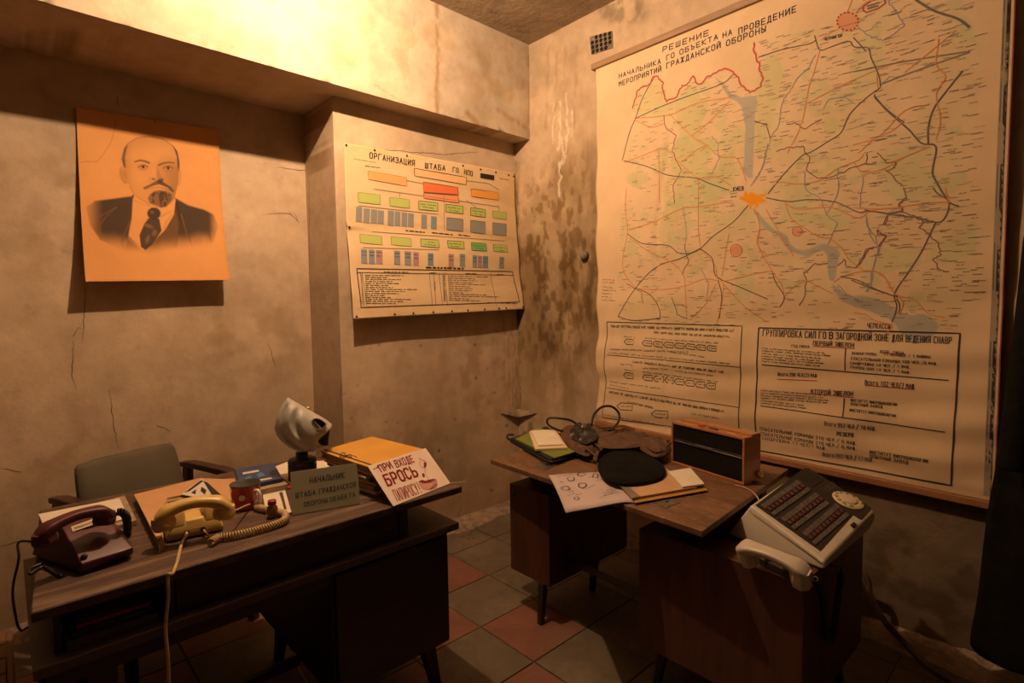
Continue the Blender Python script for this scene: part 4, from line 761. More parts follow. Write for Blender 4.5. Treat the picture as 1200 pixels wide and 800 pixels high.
for ws, q in ((['ВАННАЯ','ГРУППА'], (999,415,1028,416.5,3)), (['17','ЧЕЛОВЕК','/','1','МАШИНА'], (1036,416,1091,419.5,3)), (['СПАСАТЕЛЬНАЯ','КОМАНДА','108','ЧЕЛ./6','МАШ.'], (998,421,1100,427.5,3)), (['САНДРУЖИНА','14','ЧЕЛ./','1','МАШ.'], (997,426.5,1068,431.5,3)), (['ГРУППА','ООП','14','ЧЕЛ./','1','МАШ.'], (997,431.5,1068,438,3)),
              (['ИНСТИТУТ','МИКРОБИОЛОГИИ'], (997,470,1051,475.5,3)), (['ОПЫТНЫЙ','ЗАВОД'], (997,474.5,1034,478,3)), (['ИНСТИТУТ','МИКРОБИОЛОГИИ'], (996,481.5,1050,488.5,3)), (['ИНСТИТУТ','МИКРОБИОЛОГИИ'], (1019,531,1088.5,541,3.6)), (['ОПЫТНЫЙ','ЗАВОД'], (1019,536,1065,543,3.6)),
              (['СПАСАТЕЛЬНЫЕ','КОМАНДЫ','210','ЧЕЛ','/','6','МАШ.'], (891,503.5,1005,521.5,3.4)), (['СПАСАТЕЛЬНЫЕ','КОМАНДЫ','210','ЧЕЛ','/','6','МАШ.'], (891,509.5,1005,527.5,3.4)), (['САНДРУЖИНА','17','ЧЕЛ/1','МАШ.'], (893,514.5,970,527,3.2)), (['ГОД','СМЕНА'], (928,406.5,949,407.5,2.8)), (['ВТОР.','СМЕНА'], (1032,413,1060,415,3))):
    row(ws, *q, col=(.05,.04,.04))
def dashes(x0, y0, x1, y1, w=.006, col=(.07,.055,.05)):
    L = x1-x0; x = x0
    # rows of lettering too small to read: word blocks of plain upright ticks
    while x < x1:
        nw = rs.randint(2, 7)
        for k_ in range(nw):
            if x >= x1: break
            a_ = np.array(mp(x, y0+(y1-y0)*(x-x0)/L)); b_ = np.array(mp(x+1.25, y0+(y1-y0)*(x+1.25-x0)/L)); h_ = np.array([0, w*.5]); t_ = max(.0019, w*.22)
            pr.line([a_-h_, a_+h_], t_, col, 1)
            if rs.random() < .6: pr.line([b_-h_, b_+h_], t_, col, 1)
            s_ = rs.choice((-1, 0, 1, 1)); pr.line([a_+h_*s_*.85, b_+h_*s_*.85], t_, col, 1)
            x += 2.05
        x += 1.5
for k in range(6): dashes(893.5, 408+k*3, 893.5+rs.uniform(60, 88), 411+k*3+2.6)
for k in range(6): dashes(892.5, 457+k*3, 892.5+rs.uniform(50, 78), 459+k*3+4)
# lower left table
q = ppx([(711,377),(869.5,382),(866,511),(708,489)]); pr.line(q+[q[0]], .0045, (.05,.04,.04))
for L in ([(713,415.5),(868,430)], [(710,454),(867,477)]): pr.line(ppx(L), .0034, (.07,.055,.05))
dashes(716, 382, 861, 387.5, .013); dashes(766, 389.5, 855, 394.5, .011); dashes(743, 423.5, 848, 436, .012); dashes(714, 459, 850, 482, .013); dashes(737, 471, 767, 477.5, .012); dashes(729,426.5,742,427.5,.008)
for a in ((716,409,808,412.5), (715,413,856,426), (756,396,843,402), (786,412,825,418), (755,431,785,433), (792,434.5,836,440), (754,435.5,841,447.5), (714,447,774,455), (714,451,737,455), (711,486,768,497), (733,433,743,434.5), (812,484,843,490), (731,394.5,743,395.5)): dashes(*a, .007)
def hexa(x, y, w, h):
    pr.line(ppx([(x, y), (x+w*.25, y-h/2), (x+w, y-h/2+1), (x+w, y+h/2+1), (x+w*.25, y+h/2), (x, y)]), .0045, (.06,.05,.045)); dashes(x+w*.3, y, x+w*.85, y+.6, .007)
for k in range(7): hexa(753+k*12.6, 401.5+k*1.0, 11.4, 6); hexa(753+k*12.4, 442+k*1.6, 11.4, 6.5)
hexa(731.5, 400, 11, 6); hexa(731, 439.5, 11.5, 6.5); hexa(724, 475.5, 18, 8); hexa(764, 484.5, 19, 8)
dashes(706, 327.5, 719, 328, .009, RD); dashes(706, 330.5, 718, 331, .007, RD)
for k in range(5): dashes(706, 336+k*3.8, 719+rs.uniform(-3, 3), 337+k*3.8, .006)
pr.build('printed_map', wm)
b = MB(); y2 = Y0+.025
b.box(XM-.022, XM+.026, Y1-.03, y2, Zt-.004, Zt+.030); b.build('top_rod', M['batten'], wm, bevel=.003)
b = MB(); zl, zr = bot(Y0)-.002, bot(Y1)-.002
b.prism([(XM-.022, Y1-.012, zr-.026), (XM+.026, Y1-.012, zr-.026), (XM+.026, Y0+.012, zl-.026), (XM-.022, Y0+.012, zl-.026)], (0,0,.028)); b.build('bottom_rod', M['orange_batten'], wm, bevel=.003)
# ------------------------------------------------------------------ left desk
ZT = .756
dk = thing('writing_desk', 'long dark writing desk with worn wooden top on the left side of the room', 'desk', (.58, 1.95, 0))
def bx(name, m, par, *a, bevel=.002): b = MB(); b.box(*a); return b.build(name, m, par, bevel=bevel)
DX0, DX1, DY0, DY1 = .009, 1.185, 1.552, 2.36
b = MB(); b.prism([(DX0, DY0, ZT-.026), (DX1, DY0, ZT-.026), (DX1, DY1, ZT-.026), (DX0+.045, DY1, ZT-.026)], .026); b.build('desktop', M['desk_top'], dk, bevel=.004)
bx('front_edging', M['desk_edge'], dk, DX0, DX1, DY0-.003, DY0, ZT-.024, ZT-.003, bevel=0)
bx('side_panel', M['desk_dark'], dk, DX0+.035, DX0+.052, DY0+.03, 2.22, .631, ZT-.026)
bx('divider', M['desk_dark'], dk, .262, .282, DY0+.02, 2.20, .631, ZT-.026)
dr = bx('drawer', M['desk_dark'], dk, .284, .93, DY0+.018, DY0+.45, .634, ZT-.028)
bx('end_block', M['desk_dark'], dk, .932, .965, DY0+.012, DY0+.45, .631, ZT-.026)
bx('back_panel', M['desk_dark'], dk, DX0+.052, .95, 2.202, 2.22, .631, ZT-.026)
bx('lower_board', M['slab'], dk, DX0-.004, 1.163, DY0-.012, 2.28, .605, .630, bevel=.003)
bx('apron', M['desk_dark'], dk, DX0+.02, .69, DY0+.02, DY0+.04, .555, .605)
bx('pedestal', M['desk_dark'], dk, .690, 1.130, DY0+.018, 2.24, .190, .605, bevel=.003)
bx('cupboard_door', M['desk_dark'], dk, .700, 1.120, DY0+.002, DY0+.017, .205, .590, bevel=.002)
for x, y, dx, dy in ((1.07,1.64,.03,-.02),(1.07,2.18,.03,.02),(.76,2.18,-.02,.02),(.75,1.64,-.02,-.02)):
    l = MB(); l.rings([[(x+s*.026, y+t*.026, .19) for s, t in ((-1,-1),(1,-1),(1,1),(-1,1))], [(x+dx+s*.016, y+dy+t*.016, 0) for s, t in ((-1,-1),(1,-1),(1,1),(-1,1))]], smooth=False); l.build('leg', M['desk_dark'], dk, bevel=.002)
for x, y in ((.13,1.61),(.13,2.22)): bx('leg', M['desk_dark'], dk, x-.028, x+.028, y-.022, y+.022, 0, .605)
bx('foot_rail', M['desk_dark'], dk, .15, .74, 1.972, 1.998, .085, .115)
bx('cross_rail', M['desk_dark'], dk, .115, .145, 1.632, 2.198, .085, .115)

# things pushed into the open compartment under the top
comp = [('thin red-backed folder lying in the open desk compartment', M['red_print'], .0), ('thin black folder lying in the open desk compartment', M['black_leather'], .0), ('light grey-edged ledger at the bottom of the open desk compartment', M['slab'], 0)]
zz = .6305
for i, (lab, m, _) in enumerate(reversed(comp)):
    h = (.022, .012, .008)[i]; b = MB(); y0 = DY0+.02+.012*i; b.box(.066+.01*i, .245-.006*i, y0, y0+.30, zz, zz+h); o = b.build('folder' if i else 'ledger', m, None, bevel=.0015); tag(o, lab, 'folder' if i else 'book'); zz += h+.0008
# boards and a crate in the dark behind the desk
cr = thing('wooden_crate', 'low reddish wooden crate in the bottom left corner beside the desk', 'crate', (-.28, 2.35, 0))
for k in range(3): bx('slat', M['crate'], cr, -.52, -.035, 2.13, 2.145, .01+k*.10, .10+k*.10, bevel=.002)
for k in range(3): bx('slat', M['crate'], cr, -.050, -.035, 2.147, 2.55, .01+k*.10, .10+k*.10, bevel=.002)
for k in range(4): bx('slat', M['crate'], cr, -.52, -.052, 2.147+k*.102, 2.147+k*.102+.096, .292, .304, bevel=.002)
for x, y in ((-.075,2.16),(-.50,2.16),(-.075,2.51),(-.50,2.51)): bx('corner_post', M['crate'], cr, x-.02, x+.02, y-.012, y+.012, .0, .29, bevel=.001)
b = MB(); b.prism([(.02,2.40,0),(.17,2.40,0),(.17,2.42,0),(.02,2.42,0)], (0,.0,.42)); tag(b.build('leaning_board', M['crate'], bevel=.002), 'short brown board standing on the floor behind the left end of the desk', 'board')

# ------------------------------------------------------------------ armchair
fx = np.array([.37,.155,0]); fx = fx/np.linalg.norm(fx); fy = np.array([fx[1], -fx[0], 0])  # fx: along the back, fy: facing
ac = thing('armchair', 'low armchair with grey-brown padded back and dark arms against the left wall', 'armchair', (.42, 2.62, 0))
ctr = np.array([.365, 2.845, 0])
def CP(a, f, z): return tuple(ctr+fx*a+fy*f+np.array([0,0,z]))
def cbox(name, m, a0, a1, f0, f1, z0, z1, par=ac, bevel=.01, sh0=0, sh1=0):
    b = MB(); b.prism([CP(a0,f0+sh0,z0),CP(a0,f1+sh0,z0),CP(a1,f1+sh0,z0),CP(a1,f0+sh0,z0)], top=[CP(a0,f0+sh1,z1),CP(a0,f1+sh1,z1),CP(a1,f1+sh1,z1),CP(a1,f0+sh1,z1)])
    return b.build(name, m, par, bevel=bevel, seg=3)
bk = [];
for z, f, w in ((.40,.085,.205),(.50,.06,.21),(.62,.03,.21),(.72,.01,.205),(.785,-.005,.20),(.80,-.01,.19)):
    th = .034 if z < .78 else .022; bk.append([CP(-w,f-th,z),CP(0,f-th-.006,z),CP(w,f-th,z),CP(w+.006,f,z),CP(w,f+th,z),CP(0,f+th+.012,z),CP(-w,f+th,z),CP(-w-.006,f,z)])
b = MB(); b.rings(bk); b.build('back_cushion', M['chair_cloth'], ac, subs=1)
cbox('seat_cushion', M['chair_cloth'], -.22, .22, .09, .56, .34, .43, bevel=.02)
cbox('seat_frame', M['dark_red_wood'], -.235, .235, .05, .57, .29, .338)
for s in (-1, 1):
    a = s*.265; R = []
    for f, z, w, h in ((-.04,.672,.018,.012),(.03,.678,.024,.014),(.25,.668,.026,.015),(.40,.650,.026,.014),(.46,.640,.016,.010)):
        R.append([CP(a-w,f,z-h),CP(a+w,f,z-h),CP(a+w,f,z+h),CP(a-w,f,z+h)])
    b = MB(); b.rings(R, smooth=False); b.build('armrest', M['dark_red_wood'], ac, bevel=.006, seg=3)
    cbox('rear_leg', M['dark_red_wood'], a-.016, a+.016, -.02, .02, 0, .66, bevel=.004, sh0=-.05)
    cbox('front_leg', M['dark_red_wood'], a-.016, a+.016, .38, .42, 0, .645, bevel=.004)

# ------------------------------------------------------------------ telephone handset builder
def handset(name, mat_, par, A, B, up, arch, w, th, cup_r, cup_d, cup_h, square=False, out=0.0, sag=0):
    # A, B: centres of the two ends (at grip level); up: direction of the back of the handset
    A, B, up = np.array(A, float), np.array(B, float), unit(up); e = unit(B-A); L = np.linalg.norm(B-A); side = np.cross(up, e)
    R = []
    prof = [(-.02,.55,.35),(0,.95,.8),(.06,1.22,1.25),(.13,1.25,1.35),(.2,1.08,1.1),(.3,.9,.92),(.5,.82,.85),(.7,.9,.92),(.8,1.08,1.1),(.87,1.25,1.35),(.94,1.22,1.25),(1,.95,.8),(1.02,.55,.35)]
    for t, kw, kt in prof:
        c = A+e*(L*t)+up*arch*(1-(2*t-1)**2); a, h = w/2*kw, th/2*kt; ring_ = []
        for ang in np.linspace(0, 2*math.pi, 12, endpoint=False):
            ca, sa = math.cos(ang), math.sin(ang); p = .45 if square else .75
            ring_.append(tuple(c+side*a*math.copysign(abs(ca)**p, ca)+up*h*math.copysign(abs(sa)**p, sa)))
        R.append(ring_)
    b = MB(); b.rings(R); h = b.build(name, mat_, par, subs=1)
    for P_, sg in ((A, 1), (B, -1)):
        c = P_+e*sg*L*.10; ax = unit(-up+e*sg*.16)
        k = MB(); k.lathe([(cup_r*.86, -.010), (cup_r, cup_h*.30), (cup_r, cup_h*.62), (cup_r*.93, cup_h*.66), (cup_r*.93, cup_h*.74), (cup_r*.9, cup_h*.95), (cup_r*.6, cup_h)], 8 if square else 24, c, ax); k.build('ear_cap', mat_, h, bevel=.001)
    return h
# ------------------------------------------------------------------ yellow telephone (seen from behind)
P0, P1 = atz(196,637,ZT), atz(262,622,ZT); ex = unit(P1-P0); ey = np.array([-ex[1], ex[0], 0]); ez = np.array([0,0,1.])
yt = thing('rotary_telephone', 'pale yellow telephone with its back turned on the writing desk', 'telephone', (P0+P1)/2)
W = np.linalg.norm(P1-P0)
def YQ(a, d, z): return P0+ex*a+ey*d+ez*z
def rect_ring(a0, a1, d0, d1, z, r=.012):
    out = []
    for (ca, cd, s) in ((a1-r, d0+r, -90), (a1-r, d1-r, 0), (a0+r, d1-r, 90), (a0+r, d0+r, 180)):
        for q in (0, 30, 60, 90): an = math.radians(s+q); out.append(tuple(YQ(ca+r*math.cos(an), cd+r*math.sin(an), z)))
    return out
b = MB(); b.rings([rect_ring(-.002, W+.002, .0, .16, .006), rect_ring(-.002, W+.002, -.002, .16, .016), rect_ring(.003, W-.003, .003, .145, .034), rect_ring(.007, W-.007, .008, .13, .047), rect_ring(.012, W-.012, .014, .11, .053), rect_ring(.020, W-.020, .022, .10, .054)])
body = b.build('body', M['yellow_plastic'], yt)
for a, s in ((.018, 1), (W-.018, -1)):
    b = MB(); w = .032*s
    def rr(z, i, d0, d1, ww): a0, a1 = sorted((a+i*s, a+i*s+ww*s)); return rect_ring(a0, a1, d0, d1, z, .006)
    b.rings([rr(.020, -.016, .001, .11, .044), rr(.045, -.010, .006, .10, .040), rr(.07, -.003, .013, .088, .032), rr(.088, .003, .021, .075, .024), rr(.096, .006, .028, .066, .018), rr(.099, .010, .034, .060, .010)]); b.build('cradle_prong', M['yellow_plastic'], yt)
b = MB(); b.prism([YQ(.046,-.001,.022), YQ(W-.046,-.001,.022), YQ(W-.046,.02,.022), YQ(.046,.02,.022)], top=[YQ(.048,.008,.051), YQ(W-.048,.008,.051), YQ(W-.048,.05,.060), YQ(.048,.05,.060)]); b.build('rear_panel', M['yellow_plastic'], yt, bevel=.004)
hA, hB = aty(180, 609, P0[1]+.045), None
zc = .865
A = atz(181, 612, .836)+np.array([.003,.014,0]); Bq = atz(272, 595.5, .836)+np.array([.003,.014,0])
hs = handset('handset', M['yellow_plastic'], yt, A, Bq, (0,0,1), .034, .048, .036, .030, 0, .028)
for a in (.047, W-.052): b = MB(); b.lathe([(0,0),(.0065,0),(.0065,.003),(0,.003)], 12, YQ(a, -.0005, .020), -ey); b.build('cord_hole', M['hole'], yt)
for a, d in ((.02,.02),(W-.02,.02),(.02,.14),(W-.02,.14)): b = MB(); b.lathe([(.009,0),(.009,.008)], 12, YQ(a,d,0)); b.build('rubber_foot', M['black_rubber'], yt)
pth = bez([YQ(.047,.006,.020), YQ(.045,-.018,.019), YQ(.030,-.05,.008), atz(207,660,ZT+.006), atz(202,672,ZT+.004), (float(atz(199,676,ZT)[0]), DY0-.012, ZT-.004), tuple(aty(197,700,DY0-.020)), tuple(aty(194,735,DY0-.024)), tuple(aty(197,775,DY0-.03)), tuple(aty(199,830,DY0-.03)), tuple(aty(205,900,DY0+.0)), (.28,1.58,.02),(.36,1.66,.008),(.55,1.8,.008)], 10)
b = MB(); b.tube(pth, .0042, 8); b.build('line_cord', M['cord_cream'], yt)
pth = [YQ(W-.052,.006,.020), YQ(W-.048,-.018,.014), atz(252,633,ZT+.009), atz(262,630,ZT+.009)]
b = MB(); b.tube(bez(pth, 8), .003, 8); b.build('cord_end', M['cord_cream'], yt)
cz_ = ZT+.0122
coil([atz(*p, cz_) for p in ((246,636),(256,630),(275,627),(297,622),(318,616),(331,611),(335,606),(331,601),(318,598),(300,594))], .0092, .0027, .0072).build('coiled_cord', M['cord_cream'], yt)
b = MB(); b.tube(bez([atz(300,594,cz_), atz(292,591,cz_+.01), Bq+np.array([.006,-.002,-.012]), Bq+np.array([-.004,0,-.002])], 8), .0028, 8); b.build('cord_end', M['cord_cream'], yt)

# ------------------------------------------------------------------ maroon telephone
mt_ = thing('desk_telephone', 'dark maroon dial-less telephone at the left end of the desk', 'telephone', (.12, 1.82, ZT))
tp = [atz(95.3,660.6,.787), atz(156.5,642,.787), atz(120.7,603.7,.853), atz(73.5,619.5,.853)]
zb = ZT+.009
F0, R0 = atz(95.5,671,zb), atz(156,649,zb)
pts = tp+[F0, R0, (.222,1.93,zb), (.03,1.95,zb), (.022,1.885,zb+.006), (.165,1.865,.850), (.070,1.835,.848), (.20,1.93,.80), (.035,1.93,.80)]
hull(pts).build('body', M['maroon'], mt_, bevel=.0035, seg=3)
n = unit(np.cross(tp[1]-tp[0], tp[3]-tp[0]))
def onplate(x, y, up=0): return atp(x, y, tp[0], n)+n*up
def plateq(px4, h, name, m, par): b = MB(); b.prism([onplate(x, y, .0005) for x, y in px4], n*h); return b.build(name, m, par)
s_ = lambda x, y: (x/5.717, 560+y/5.717)
plateq([s_(487,362), s_(668,298), s_(645,268), s_(475,328)], .0012, 'label_holder', M['cream_book'], mt_)
plateq([s_(500,348), s_(650,294), s_(640,282), s_(494,335)], .002, 'label', M['old_paper'], mt_)
b = MB(); b.lathe([(.0075,0),(.0075,.003),(.005,.004),(.0045,.008),(0,.009)], 16, onplate(*s_(562,531)), n); b.build('button', M['black_rubber'], mt_)
fn = unit(np.cross(R0-F0, tp[0]-F0)); q = [F0*.0+atp(*s_(x, y), tp[0], fn) for x, y in ((688,572),(765,538),(762,516),(688,548))]
b = MB(); b.prism([p+fn*.0012*(1 if fn[1] < 0 else -1) for p in q], fn*.0012*(1 if fn[1] < 0 else -1)); b.build('nameplate', M['old_paper'], mt_)
A2, B2 = atz(42, 631, .868), atz(131, 601, .878)
b = handset('handset', M['maroon'], mt_, A2, B2, (0,0,1), .026, .044, .026, .027, 0, .022, square=True)
for x, y in ((.11,1.72),(.20,1.75),(.05,1.92),(.2,1.91)): k = MB(); k.lathe([(.009,0),(.009,.011)], 10, (x,y,ZT)); k.build('rubber_foot', M['black_rubber'], mt_)
coil([B2+np.array([.010,0,.0]), atz(143,600,.874), atz(148,606,.850), atz(149.5,620,ZT+.018), atz(148,627,ZT+.009), atz(140,622,ZT+.009)], .0085, .0022, .0048).build('coiled_cord', M['black_rubber'], mt_)
b = MB(); b.tube(bez([(.05,1.93,ZT+.02), (.0,1.97,ZT+.03), tuple(aty(22,655,1.95)), tuple(aty(15,690,1.95)), tuple(aty(18,720,1.96)), tuple(aty(24,738,2.0)), (.02,2.1,.45), (.05,2.30,.012)], 8), .0032, 8); b.build('line_cord', M['black_rubber'], mt_)
b = MB(); b.tube(bez([(.07,1.70,ZT+.006), atz(52,664,ZT+.006), atz(36,672,ZT+.006), atz(36,666,ZT+.006), atz(50,660,ZT+.006)], 6), .004, 8); b.build('cord_loop', M['black_rubber'], mt_)

# ------------------------------------------------------------------ papers, mug, bottle, books on the left desk
def flat(name, lab, cat, px4, z, h, m, group=None, par=None, bevel=.0008, bulge=0):
    q = [atz(x, y, z+h) for x, y in px4]; a = sum(np.cross(q[i][:2], q[(i+1) % len(q)][:2]) for i in range(len(q)))
    if a < 0: q = q[::-1]
    q = [(p[0], p[1], z) for p in q]; b = MB(); b.prism(q, h); o = b.build(name, m, par, bevel=bevel)
    return tag(o, lab, cat, group) if lab else o
flat('notebook', 'cream paperbound notebook with brown edges beneath a white sheet behind the maroon telephone', 'notebook', ((60,603),(146,580),(160,609),(80,632)), ZT+.001, .016, M['old_paper'])
flat('paper_sheet', 'white paper sheet sticking out behind the maroon telephone', 'paper', ((45,602),(140,583.5),(151,606),(58,630)), ZT+.018, .004, M['paper'])
flat('paper_stack', 'thick stack of beige papers under the brown envelope', 'papers', ((161,580),(234,562),(236,574),(218,583),(196,588),(190,608),(192,634),(186,640)), ZT+.001, .020, M['old_paper'])
flat('brown_envelope', 'large brown kraft envelope lying behind the yellow telephone', 'envelope', ((157,579),(236,559.5),(250,573),(226,577),(196,583),(188,600),(190,628),(184,632)), ZT+.022, .005, M['kraft'])
flat('brown_wrapper', 'brown kraft wrapper lying flat beside the red mug', 'envelope', ((236,560),(262,561),(282,560),(300,558),(296,585),(262,596),(250,585)), ZT+.001, .014, M['kraft'])
ph = flat('photo_card', 'black and white photo card poking out of the brown envelope', 'photograph', ((212,579),(236,561),(242,564),(258,579.5),(240,584)), ZT+.029, .0015, M['white_print'])
pz = ZT+.0313
for L in (((238,563),(243,565),(259,579.5),(248,579)), ((216,577),(236,562),(238,563.5),(222,575)), ((224,577),(230,573),(229,579)), ((236,570),(242,574),(240,579),(235,575))):
    flat('printed_patch', None, None, L, pz, .0004, M['black_print'], par=ph, bevel=0)
# mug
c = atz(288.5, 594, ZT); r = np.linalg.norm(atz(270,568,ZT+.078)-atz(306,566,ZT+.078))/2*.93
mg = thing('enamel_mug', 'red mug with white polka dots and white handle on the desk', 'mug', c)
hgt = .080
b = MB(); b.lathe([(r*.86,0),(r*.93,.004),(r,.012),(r,hgt-.002),(r*1.02,hgt)], 40, c, cap1=False); b.build('body', M['red_enamel'], mg)
b = MB(); b.lathe([(r*1.02,hgt),(r*1.0,hgt+.0015),(r*.96,hgt),(r*.95,.012),(0,.010)], 40, c, cap0=False, cap1=False); b.build('lining', M['dark_grey_inside'], mg)
b = MB(); b.tube([c+[r*1.02*math.cos(a), r*1.02*math.sin(a), hgt+.0005] for a in np.linspace(0, 2*math.pi, 40)], .0018, 6); b.build('rim', M['black_print'], mg)
toC = unit(np.array([-c[0], -c[1], 0])); a0 = math.atan2(toC[1], toC[0])
for da, z in ((-.25,.045),(-1.25,.066),(-1.5,.022),(.95,.052),(2.2,.05),(3.4,.03),(4.3,.055)):
    a = a0+da; nn = np.array([math.cos(a), math.sin(a), 0]); b = MB(); R = []
    tt = np.array([-nn[1], nn[0], 0])
    V = [c+nn*(r*.985+.0012)+[0,0,z]]
    for q in np.linspace(0, 2*math.pi, 14, endpoint=False):
        s = .0095*math.cos(q); al = a+s/r; V.append(c+np.array([math.cos(al), math.sin(al), 0])*(r+.0006)+[0,0,z+.0095*math.sin(q)])
    b.add(V, [(0, i+1, (i+1) % 14+1) for i in range(14)]); b.build('polka_dot', M['white_enamel'], mg, recalc=False)
a = a0+.62; nn = np.array([math.cos(a), math.sin(a), 0]); tt = np.array([-nn[1], nn[0], 0])
b = MB(); b.tube(bez([c+nn*(r-.002)+[0,0,.062], c+nn*(r+.020)+[0,0,.064], c+nn*(r+.027)+[0,0,.046], c+nn*(r+.020)+[0,0,.026], c+nn*(r-.002)+[0,0,.020]], 8), .0052, 10); b.build('handle', M['white_enamel'], mg)
# bottle
c = atz(319.5, 606, ZT+.001); bt = thing('medicine_bottle', 'tiny amber medicine bottle with dark red cap beside the mug', 'bottle', c)
b = MB(); b.lathe([(.012,0),(.0155,.002),(.0155,.030),(.014,.034),(.0095,.038),(.0095,.042)], 28, c+[0,0,.001]); b.build('glass', M['amber'], bt)
b = MB(); b.lathe([(.0158,.006),(.0158,.026)], 28, c+[0,0,.001], cap0=False, cap1=False); b.build('label', M['amber_label'], bt)
b = MB(); b.lathe([(.0105,.041),(.0128,.042),(.0128,.053),(.0115,.055),(0,.0555)], 24, c); b.build('cap', M['red_cap'], bt)
cd = flat('paper_card', 'white printed card lying under the small amber bottle', 'card', ((308,579),(334,573.5),(341.5,600),(312,604)), ZT+.0003, .0006, M['paper'])
for L in (((327,577),(331,576),(334,588),(331,589)), ((331,589),(334,588.5),(336,596),(333,597))): flat('printed_patch', None, None, L, ZT+.001, .0003, M['slab'], par=cd, bevel=0)
# blue book on a brown one
flat('old_book', 'brown worn book lying under the blue booklet', 'book', ((279,556),(322,548),(337,567),(288,577)), ZT+.001, .020, M['old_paper'])
bb = flat('blue_booklet', 'dark blue booklet with pale lettering lying on top of a brown book', 'book', ((274.5,550),(320.5,542),(331,560),(283,570)), ZT+.022, .014, M['blue_cover'])
zz = ZT+.0363
for L, m in ((((284,553.6),(303,550.2),(304,552.2),(285,555.6)), 'white_print'), (((302,562),(318,559),(319,560.6),(303,563.6)), 'white_print'), (((286,561),(292,556.5),(296,560),(290,563)), 'cyan_print'), (((300,556),(306,552.5),(311,557),(303,559)), 'cyan_print')):
    flat('printed_patch', None, None, L, zz, .0004, M[m], par=bb, bevel=0)
flat('red_white_leaflet', 'red and white leaflet lying behind the gas mask canister', 'leaflet', ((318,548),(336,541),(395,539),(402,553),(340,567)), ZT+.001, .006, M['paper'])
lf = flat('pink_folder', 'reddish folder edge under the leaflet behind the gas mask', 'folder', ((330,566),(412,551),(414,556),(336,572)), ZT+.001, .005, M['red_print'])

# ------------------------------------------------------------------ stack of folders, ochre one on top with ribbon
top = [(375,528),(438,549),(497,526),(436,511)]
zs = ZT+.001; rs = random.Random(8); zt_ = .862
q0 = [atz(x, y, .862) for x, y in top]; cen = sum(q0)/4
hs_ = [.013,.007,.016,.009,.013,.008,.012]; ms_ = ['paper','grey_card','old_paper','tan','grey_card','paper','mustard']
descr = ['thick bundle of yellowed papers at the bottom of the folder stack','grey-green folder second from the bottom of the folder stack','bundle of loose browned papers third from the bottom of the folder stack','tan folder in the middle of the folder stack','grey card folder just above the middle of the folder stack','yellowed paper bundle third from the top of the folder stack','mustard folder directly under the ochre folder of the stack']
for i, (h, m) in enumerate(zip(hs_, ms_)):
    k = .90+rs.uniform(-.05,.06); an = rs.uniform(-.09,.09); off = np.array([rs.uniform(-.014,.014), rs.uniform(-.012,.014), 0]); R = Matrix.Rotation(an, 3, 'Z')
    q = [cen+np.array(R @ Vector((p-cen)*k))+off for p in q0]; b = MB(); pts = [(p[0], p[1], zs) for p in q]
    b.prism(pts, h-.0006); o = b.build('paper_folder' if i in (1,3,4,6) else 'paper_bundle', M[m], bevel=.001)
    tag(o, descr[i], 'folder' if i in (1,3,4,6) else 'papers', 'folders and papers stacked on the writing desk')
    zs += h
yf = thing('ribboned_folder', 'ochre yellow folder tied with a black ribbon on top of the stack', 'folder', (cen[0], cen[1], zs), group='folders and papers stacked on the writing desk')
hh = .862-zs-.003
b = MB(); b.prism([(p[0], p[1], zs) for p in q0], .0028); b.build('back_cover', M['yellow_card'], yf, bevel=.001)
b = MB(); b.prism([tuple(cen+(p-cen)*.965+np.array([0,0,zs+.003-cen[2]])) for p in q0], hh-.004); b.build('pages', M['old_paper'], yf, bevel=.002)
R = []
b = MB(); b.prism([(p[0], p[1], zs+hh-.001) for p in q0], .004); b.build('cover', M['yellow_card'], yf, bevel=.0015)
e1 = q0[1]-q0[0]; e2 = q0[3]-q0[0]; n1 = unit(e2); ztp = zs+hh+.0034
b = MB(); b.prism([(p[0], p[1], ztp) for p in (q0[0]+e2*.06, q0[1]+e2*.06, q0[1]+e2*.085, q0[0]+e2*.085)], .0012); b.build('ribbon', M['black_print'], yf)
kp = q0[0]+e1*.42+e2*.07; kp[2] = ztp+.002; d1 = unit(e1); d2 = unit(e2)
b = MB()
for s in (1, -1): b.tube(bez([kp, kp+d1*.02*s+d2*.012+[0,0,.006], kp+d1*.034*s+d2*.004+[0,0,.002], kp+d1*.018*s-d2*.01+[0,0,.003], kp], 6), .0014, 6)
b.tube(bez([kp, kp+d1*.03+d2*.02+[0,0,.001], kp+d1*.055+d2*.018], 6), .0012, 6); b.build('bow', M['black_print'], yf)
b = MB(); b.tube(bez([kp-d1*.012-d2*.012, kp-d1*.004-d2*.018+[0,0,.001], kp+d1*.012-d2*.012, kp+d1*.02-d2*.02], 6), .0016, 6); b.build('paper_clip', M['steel'], yf)

# ------------------------------------------------------------------ plaque and no-smoking card
def board(name, lab, cat, bl, br, lean, h, th, m):
    e = unit(br-bl); back = np.array([-e[1], e[0], 0]); a = math.radians(lean); up = back*math.sin(a)+np.array([0,0,1])*math.cos(a); n = np.cross(e, up)
    o = thing(name, lab, cat, M=frame(bl, e, up, n)); W = np.linalg.norm(br-bl)
    b = MB(); Fm = frame(bl, e, up, n); b.M = Fm; b.box(0, W, 0, h, -th, 0); b.build('board', m, o, bevel=.0008)
    def surf(x, y): return np.array(bl)+np.asarray(x)[..., None]*e+np.asarray(y)[..., None]*up+n*.0007
    return o, W, surf
bl, br = atz(343,603.5,ZT+.002), atz(422,590,ZT+.002)
pq, W, sf = board('name_plaque', 'grey-green lettered plaque leaning in front of the gas mask', 'sign', bl, br, 16, .133, .004, M['plaque'])
pr = Print(sf); tc_ = (.018,.016,.02)
